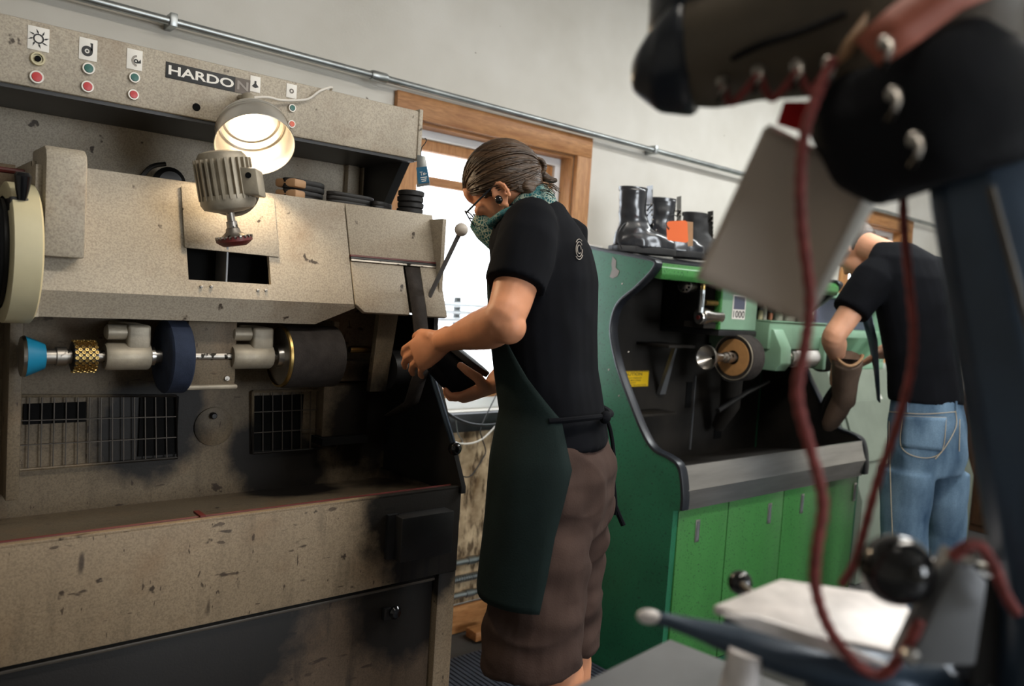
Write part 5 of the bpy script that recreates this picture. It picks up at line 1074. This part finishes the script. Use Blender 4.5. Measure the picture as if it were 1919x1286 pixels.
# foot lever with its flattened tip
lv = MB(); limb(lv, [(at(1216, 1156, .70), .006, .004, U), (at(1250, 1163, .70), .007, .005, U), (at(1310, 1180, .69), .010, .008, U), (at(1390, 1205, .68), .020, .013, W), (at(1480, 1228, .66), .026, .016, W), (at(1620, 1262, .65), .026, .018, W), (at(1760, 1286, .65), .024, .018, W)], 20)
MB().ell(at(1216, 1156, .70), U*.011, W*.007, Z*.0065, 16, 10).build('lever_tip', M['silver'], std, smooth=180)
lv.build('lever', M['bluegrey'], std, smooth=180)
MB().prism([at(*p, .634) for p in ((1352, 1152), (1420, 1156), (1560, 1200), (1700, 1262), (1690, 1280), (1540, 1222), (1400, 1180))], W*.006).build('lever_highlight', M['silver'], std, .002)  # silver sliver standing in for the bright highlight along the lever
MB().tube([at(1398, 1222, .66), at(1375, 1340, .66)], [.014, .017], 18).build('lever_post', M['silver'], std)
# knobs
K = at(1680, 1068, .62); MB().ball(K, .0272, 32).build('ball_knob', M['knob'], std, smooth=180); MB().tube([K, at(1765, 1060, .64), at(1850, 1070, .66)], .0065, 12).build('knob_stem', M['worn_steel'], std)
K2 = at(1387, 1092, .9); MB().ball(K2, .0135, 24).build('ball_knob', M['knob'], std, smooth=180); MB().tube([K2, atz(1430, 1130, PZ-.02)], .004, 10).build('knob_stem', M['worn_steel'], std)
# upright gusset plate
MB().prism([at(*p, .60) for p in ((1802, 1038), (1853, 1092), (1830, 1250), (1700, 1250))], W*.03).build('gusset', M['gunmetal'], std, .003)
MB().prism([at(*p, .63) for p in ((1850, 1080), (1960, 1120), (1960, 1290), (1820, 1290))], W*.03).build('dark_block', M['black_metal'], std, .003)
MB().lathe([(0, .006), (.006, .006), (.009, .003)], at(1702, 1226, .595), -W, 14).build('bolt', M['steel'], std); MB().lathe([(0, .006), (.006, .006), (.009, .003)], at(1806, 1042, .595), -W, 14).build('bolt', M['steel'], std)

# the hiking boot
bt = thing('hiking_boot', at(1700, 330, .64), 'olive and black hiking boot turned upside down on the repair stand, red laces hanging', 'boot')
m = MB(); sd = W
limb(m, [(at(1232, 118, .735), .022, .030, W), (at(1262, 112, .73), .038, .042, W), (at(1320, 98, .72), .047, .050, W), (at(1400, 72, .70), .050, .052, W), (at(1490, 48, .68), .052, .060, W), (at(1600, 15, .66), .052, .068, W), (at(1720, -25, .64), .050, .070, W), (at(1840, -55, .62), .046, .062, W), (at(1900, -60, .61), .03, .035, W)], 28)
limb(m, [(at(1770, -40, .63), .060, .055, U), (at(1755, 40, .63), .068, .050, U), (at(1750, 120, .63), .074, .05, U), (at(1770, 190, .63), .076, .05, U)], 28)
remesh(m, 'upper', M['olive_leather'], bt, .005, 5, .003, 18)
m = MB(); limb(m, [(at(1208, 96, .745), .012, .020, W), (at(1224, 104, .74), .033, .038, W), (at(1250, 112, .735), .045, .048, W), (at(1288, 106, .727), .0505, .053, W), (at(1300, 104, .725), .048, .051, W)], 28); remesh(m, 'toe_cap', M['toe_rubber'], bt, .004, 4)
# padded black collar round the ankle opening
m = MB(); limb(m, [(at(1700, 100, .62), .055, .050, U), (at(1735, 170, .62), .080, .056, U), (at(1760, 240, .62), .080, .058, U), (at(1790, 300, .62), .072, .058, U), (at(1800, 335, .62), .060, .052, U)], 28)
limb(m, [(at(1592, 150, .63), .020, .034, W), (at(1620, 215, .625), .030, .044, W), (at(1655, 270, .62), .034, .046, W), (at(1712, 300, .615), .026, .044, W)], 20)
remesh(m, 'collar', M['black_nylon'], bt, .005, 5, .003, 22)
# sole on top, seen edge-on
T, Hh = at(1214, 55, .74), at(1900, -150, .60); d = (Hh-T); n_ = V((0, 0, 1)); L = []
for i in range(32):
    a = 2*math.pi*i/32; qd = -math.cos(a); L.append(T.lerp(Hh, (qd+1)/2)+W*math.sin(a)*.05*(1-.12*qd))
MB().loft([[p+Z*z for p in L] for z in (-.004, .018, .03)]).build('sole', M['toe_rubber'], bt, .003)
for k in range(9):
    c = T.lerp(Hh, .06+k*.1); MB().obox(c+Z*.036, d.normalized()*.012, W*.04, Z*.008).build('lug', M['black_sole'], bt, .003)
MB().prism([at(*p, .7225) for p in ((1196, 92), (1208, 110), (1214, 136), (1204, 142), (1193, 112))], W*.02).build('toe_bumper', M['tan_leather'], bt, .003)
# rust-red ankle strap, seam, pull straps
m = MB(); m.loft([[at(x0, y0, .573), at(x1, y1, .573)] for (x0, y0), (x1, y1) in (((1600, 75), (1648, 128)), ((1660, 20), (1720, 80)), ((1740, -40), (1800, 20)), ((1830, -90), (1890, -20)))], False, False); o = m.build('ankle_strap', M['rust_leather'], bt); s_ = o.modifiers.new('t', 'SOLIDIFY'); s_.thickness = .004
m = MB(); m.loft([[at(x0, y0, .612), at(x1, y1, .612)] for (x0, y0), (x1, y1) in (((1556, 132), (1590, 110)), ((1580, 80), (1618, 60)), ((1640, 0), (1690, -20)))], False, False); o = m.build('lining_strip', M['tan_leather'], bt); s_ = o.modifiers.new('t', 'SOLIDIFY'); s_.thickness = .004
MB().tube(bez([at(1372, 110, .668), at(1430, 82, .645), at(1500, 60, .624), at(1585, 25, .604)]), .0028, 8).build('seam_piping', M['black_nylon'], bt)
hooks = [(1356, 152, .676), (1423, 132, .652), (1496, 124, .628), (1556, 118, .606), (1676, 176, .560), (1717, 262, .556), (1662, 80, .566)]
for px, py, dd in hooks:
    r = empty('lace_hook', at(px, py, dd)); adopt(r, bt); c = at(px, py, dd)
    MB().lathe([(0, .005), (.002, .006), (.004, .004)], c+W*.004, -W, 16).build('rivet', M['worn_steel'], r); MB().tube(bez([c-W*.002, c-W*.007-Z*.006, c-W*.009-Z*.014-U*.003, c-W*.004-Z*.019-U*.004], 5), .0022, 8).build('hook', M['worn_steel'], r)
for k, pts in enumerate(([(1356, 160, .67), (1372, 192, .678), (1423, 140, .648)], [(1423, 142, .645), (1448, 184, .65), (1496, 134, .622)], [(1496, 136, .622), (1520, 170, .62), (1556, 124, .60)])):
    MB().tube(bez([at(*p) for p in pts]), .0035, 8).build('lace', M['lace'], bt)
def lace(pts, rad=.0042):
    P_ = bez([at(*p) for p in pts], 10); return MB().tube(P_, [rad*(1+.10*math.sin(i*1.9)) for i in range(len(P_))], 10).build('lace', M['lace'], bt, smooth=180)
lace([(1562, 112, .60), (1535, 172, .60), (1510, 240, .60), (1500, 330, .60), (1503, 430, .60), (1518, 560, .60), (1508, 650, .60), (1494, 740, .60), (1518, 840, .60), (1542, 940, .60), (1530, 1030, .60), (1528, 1100, .61), (1552, 1175, .62), (1600, 1240, .62), (1650, 1265, .62), (1692, 1225, .61), (1722, 1165, .60)])
lace([(1692, 338, .66), (1694, 420, .66), (1703, 520, .66), (1712, 620, .66), (1706, 700, .66), (1680, 800, .66), (1645, 900, .66), (1618, 1000, .66), (1600, 1060, .66), (1578, 1095, .67)], .0036)
lace([(1784, 1045, .59), (1806, 1026, .585), (1836, 1024, .585), (1862, 1060, .585), (1882, 1110, .585), (1906, 1150, .585)], .0042)
# the grey job card, curling, with its red tab
card = thing('job_card', at(1480, 420, .67), 'blank grey folded job card hanging from the hiking boot by a red tab', 'card')
def sheet4(tl, tr, br, bl, d0, curl, n=14):
    L = []
    for i in range(n+1):
        row = []
        for j in range(n+1):
            u, v = j/n, i/n; x = (tl[0]*(1-u)+tr[0]*u)*(1-v)+(bl[0]*(1-u)+br[0]*u)*v; y = (tl[1]*(1-u)+tr[1]*u)*(1-v)+(bl[1]*(1-u)+br[1]*u)*v
            row.append(at(x, y, d0-curl*max(0, u-.55)**2+.006*math.sin(v*2.5)))
        L.append(row)
    return MB().loft(L, False, False)
for nm, m in (('front_leaf', sheet4((1432, 238), (1640, 330), (1500, 604), (1303, 522), .672, .08)), ('back_leaf', sheet4((1440, 232), (1662, 345), (1516, 600), (1320, 520), .684, -.02))):
    o = m.build(nm, M['card'] if nm[0] == 'f' else M['paper'], card, smooth=180); s_ = o.modifiers.new('t', 'SOLIDIFY'); s_.thickness = .0012
MB().prism([at(*p, .678) for p in ((1470, 190), (1540, 190), (1568, 268), (1456, 232))], W*.0015).build('red_tab', M['red_tab'], card)
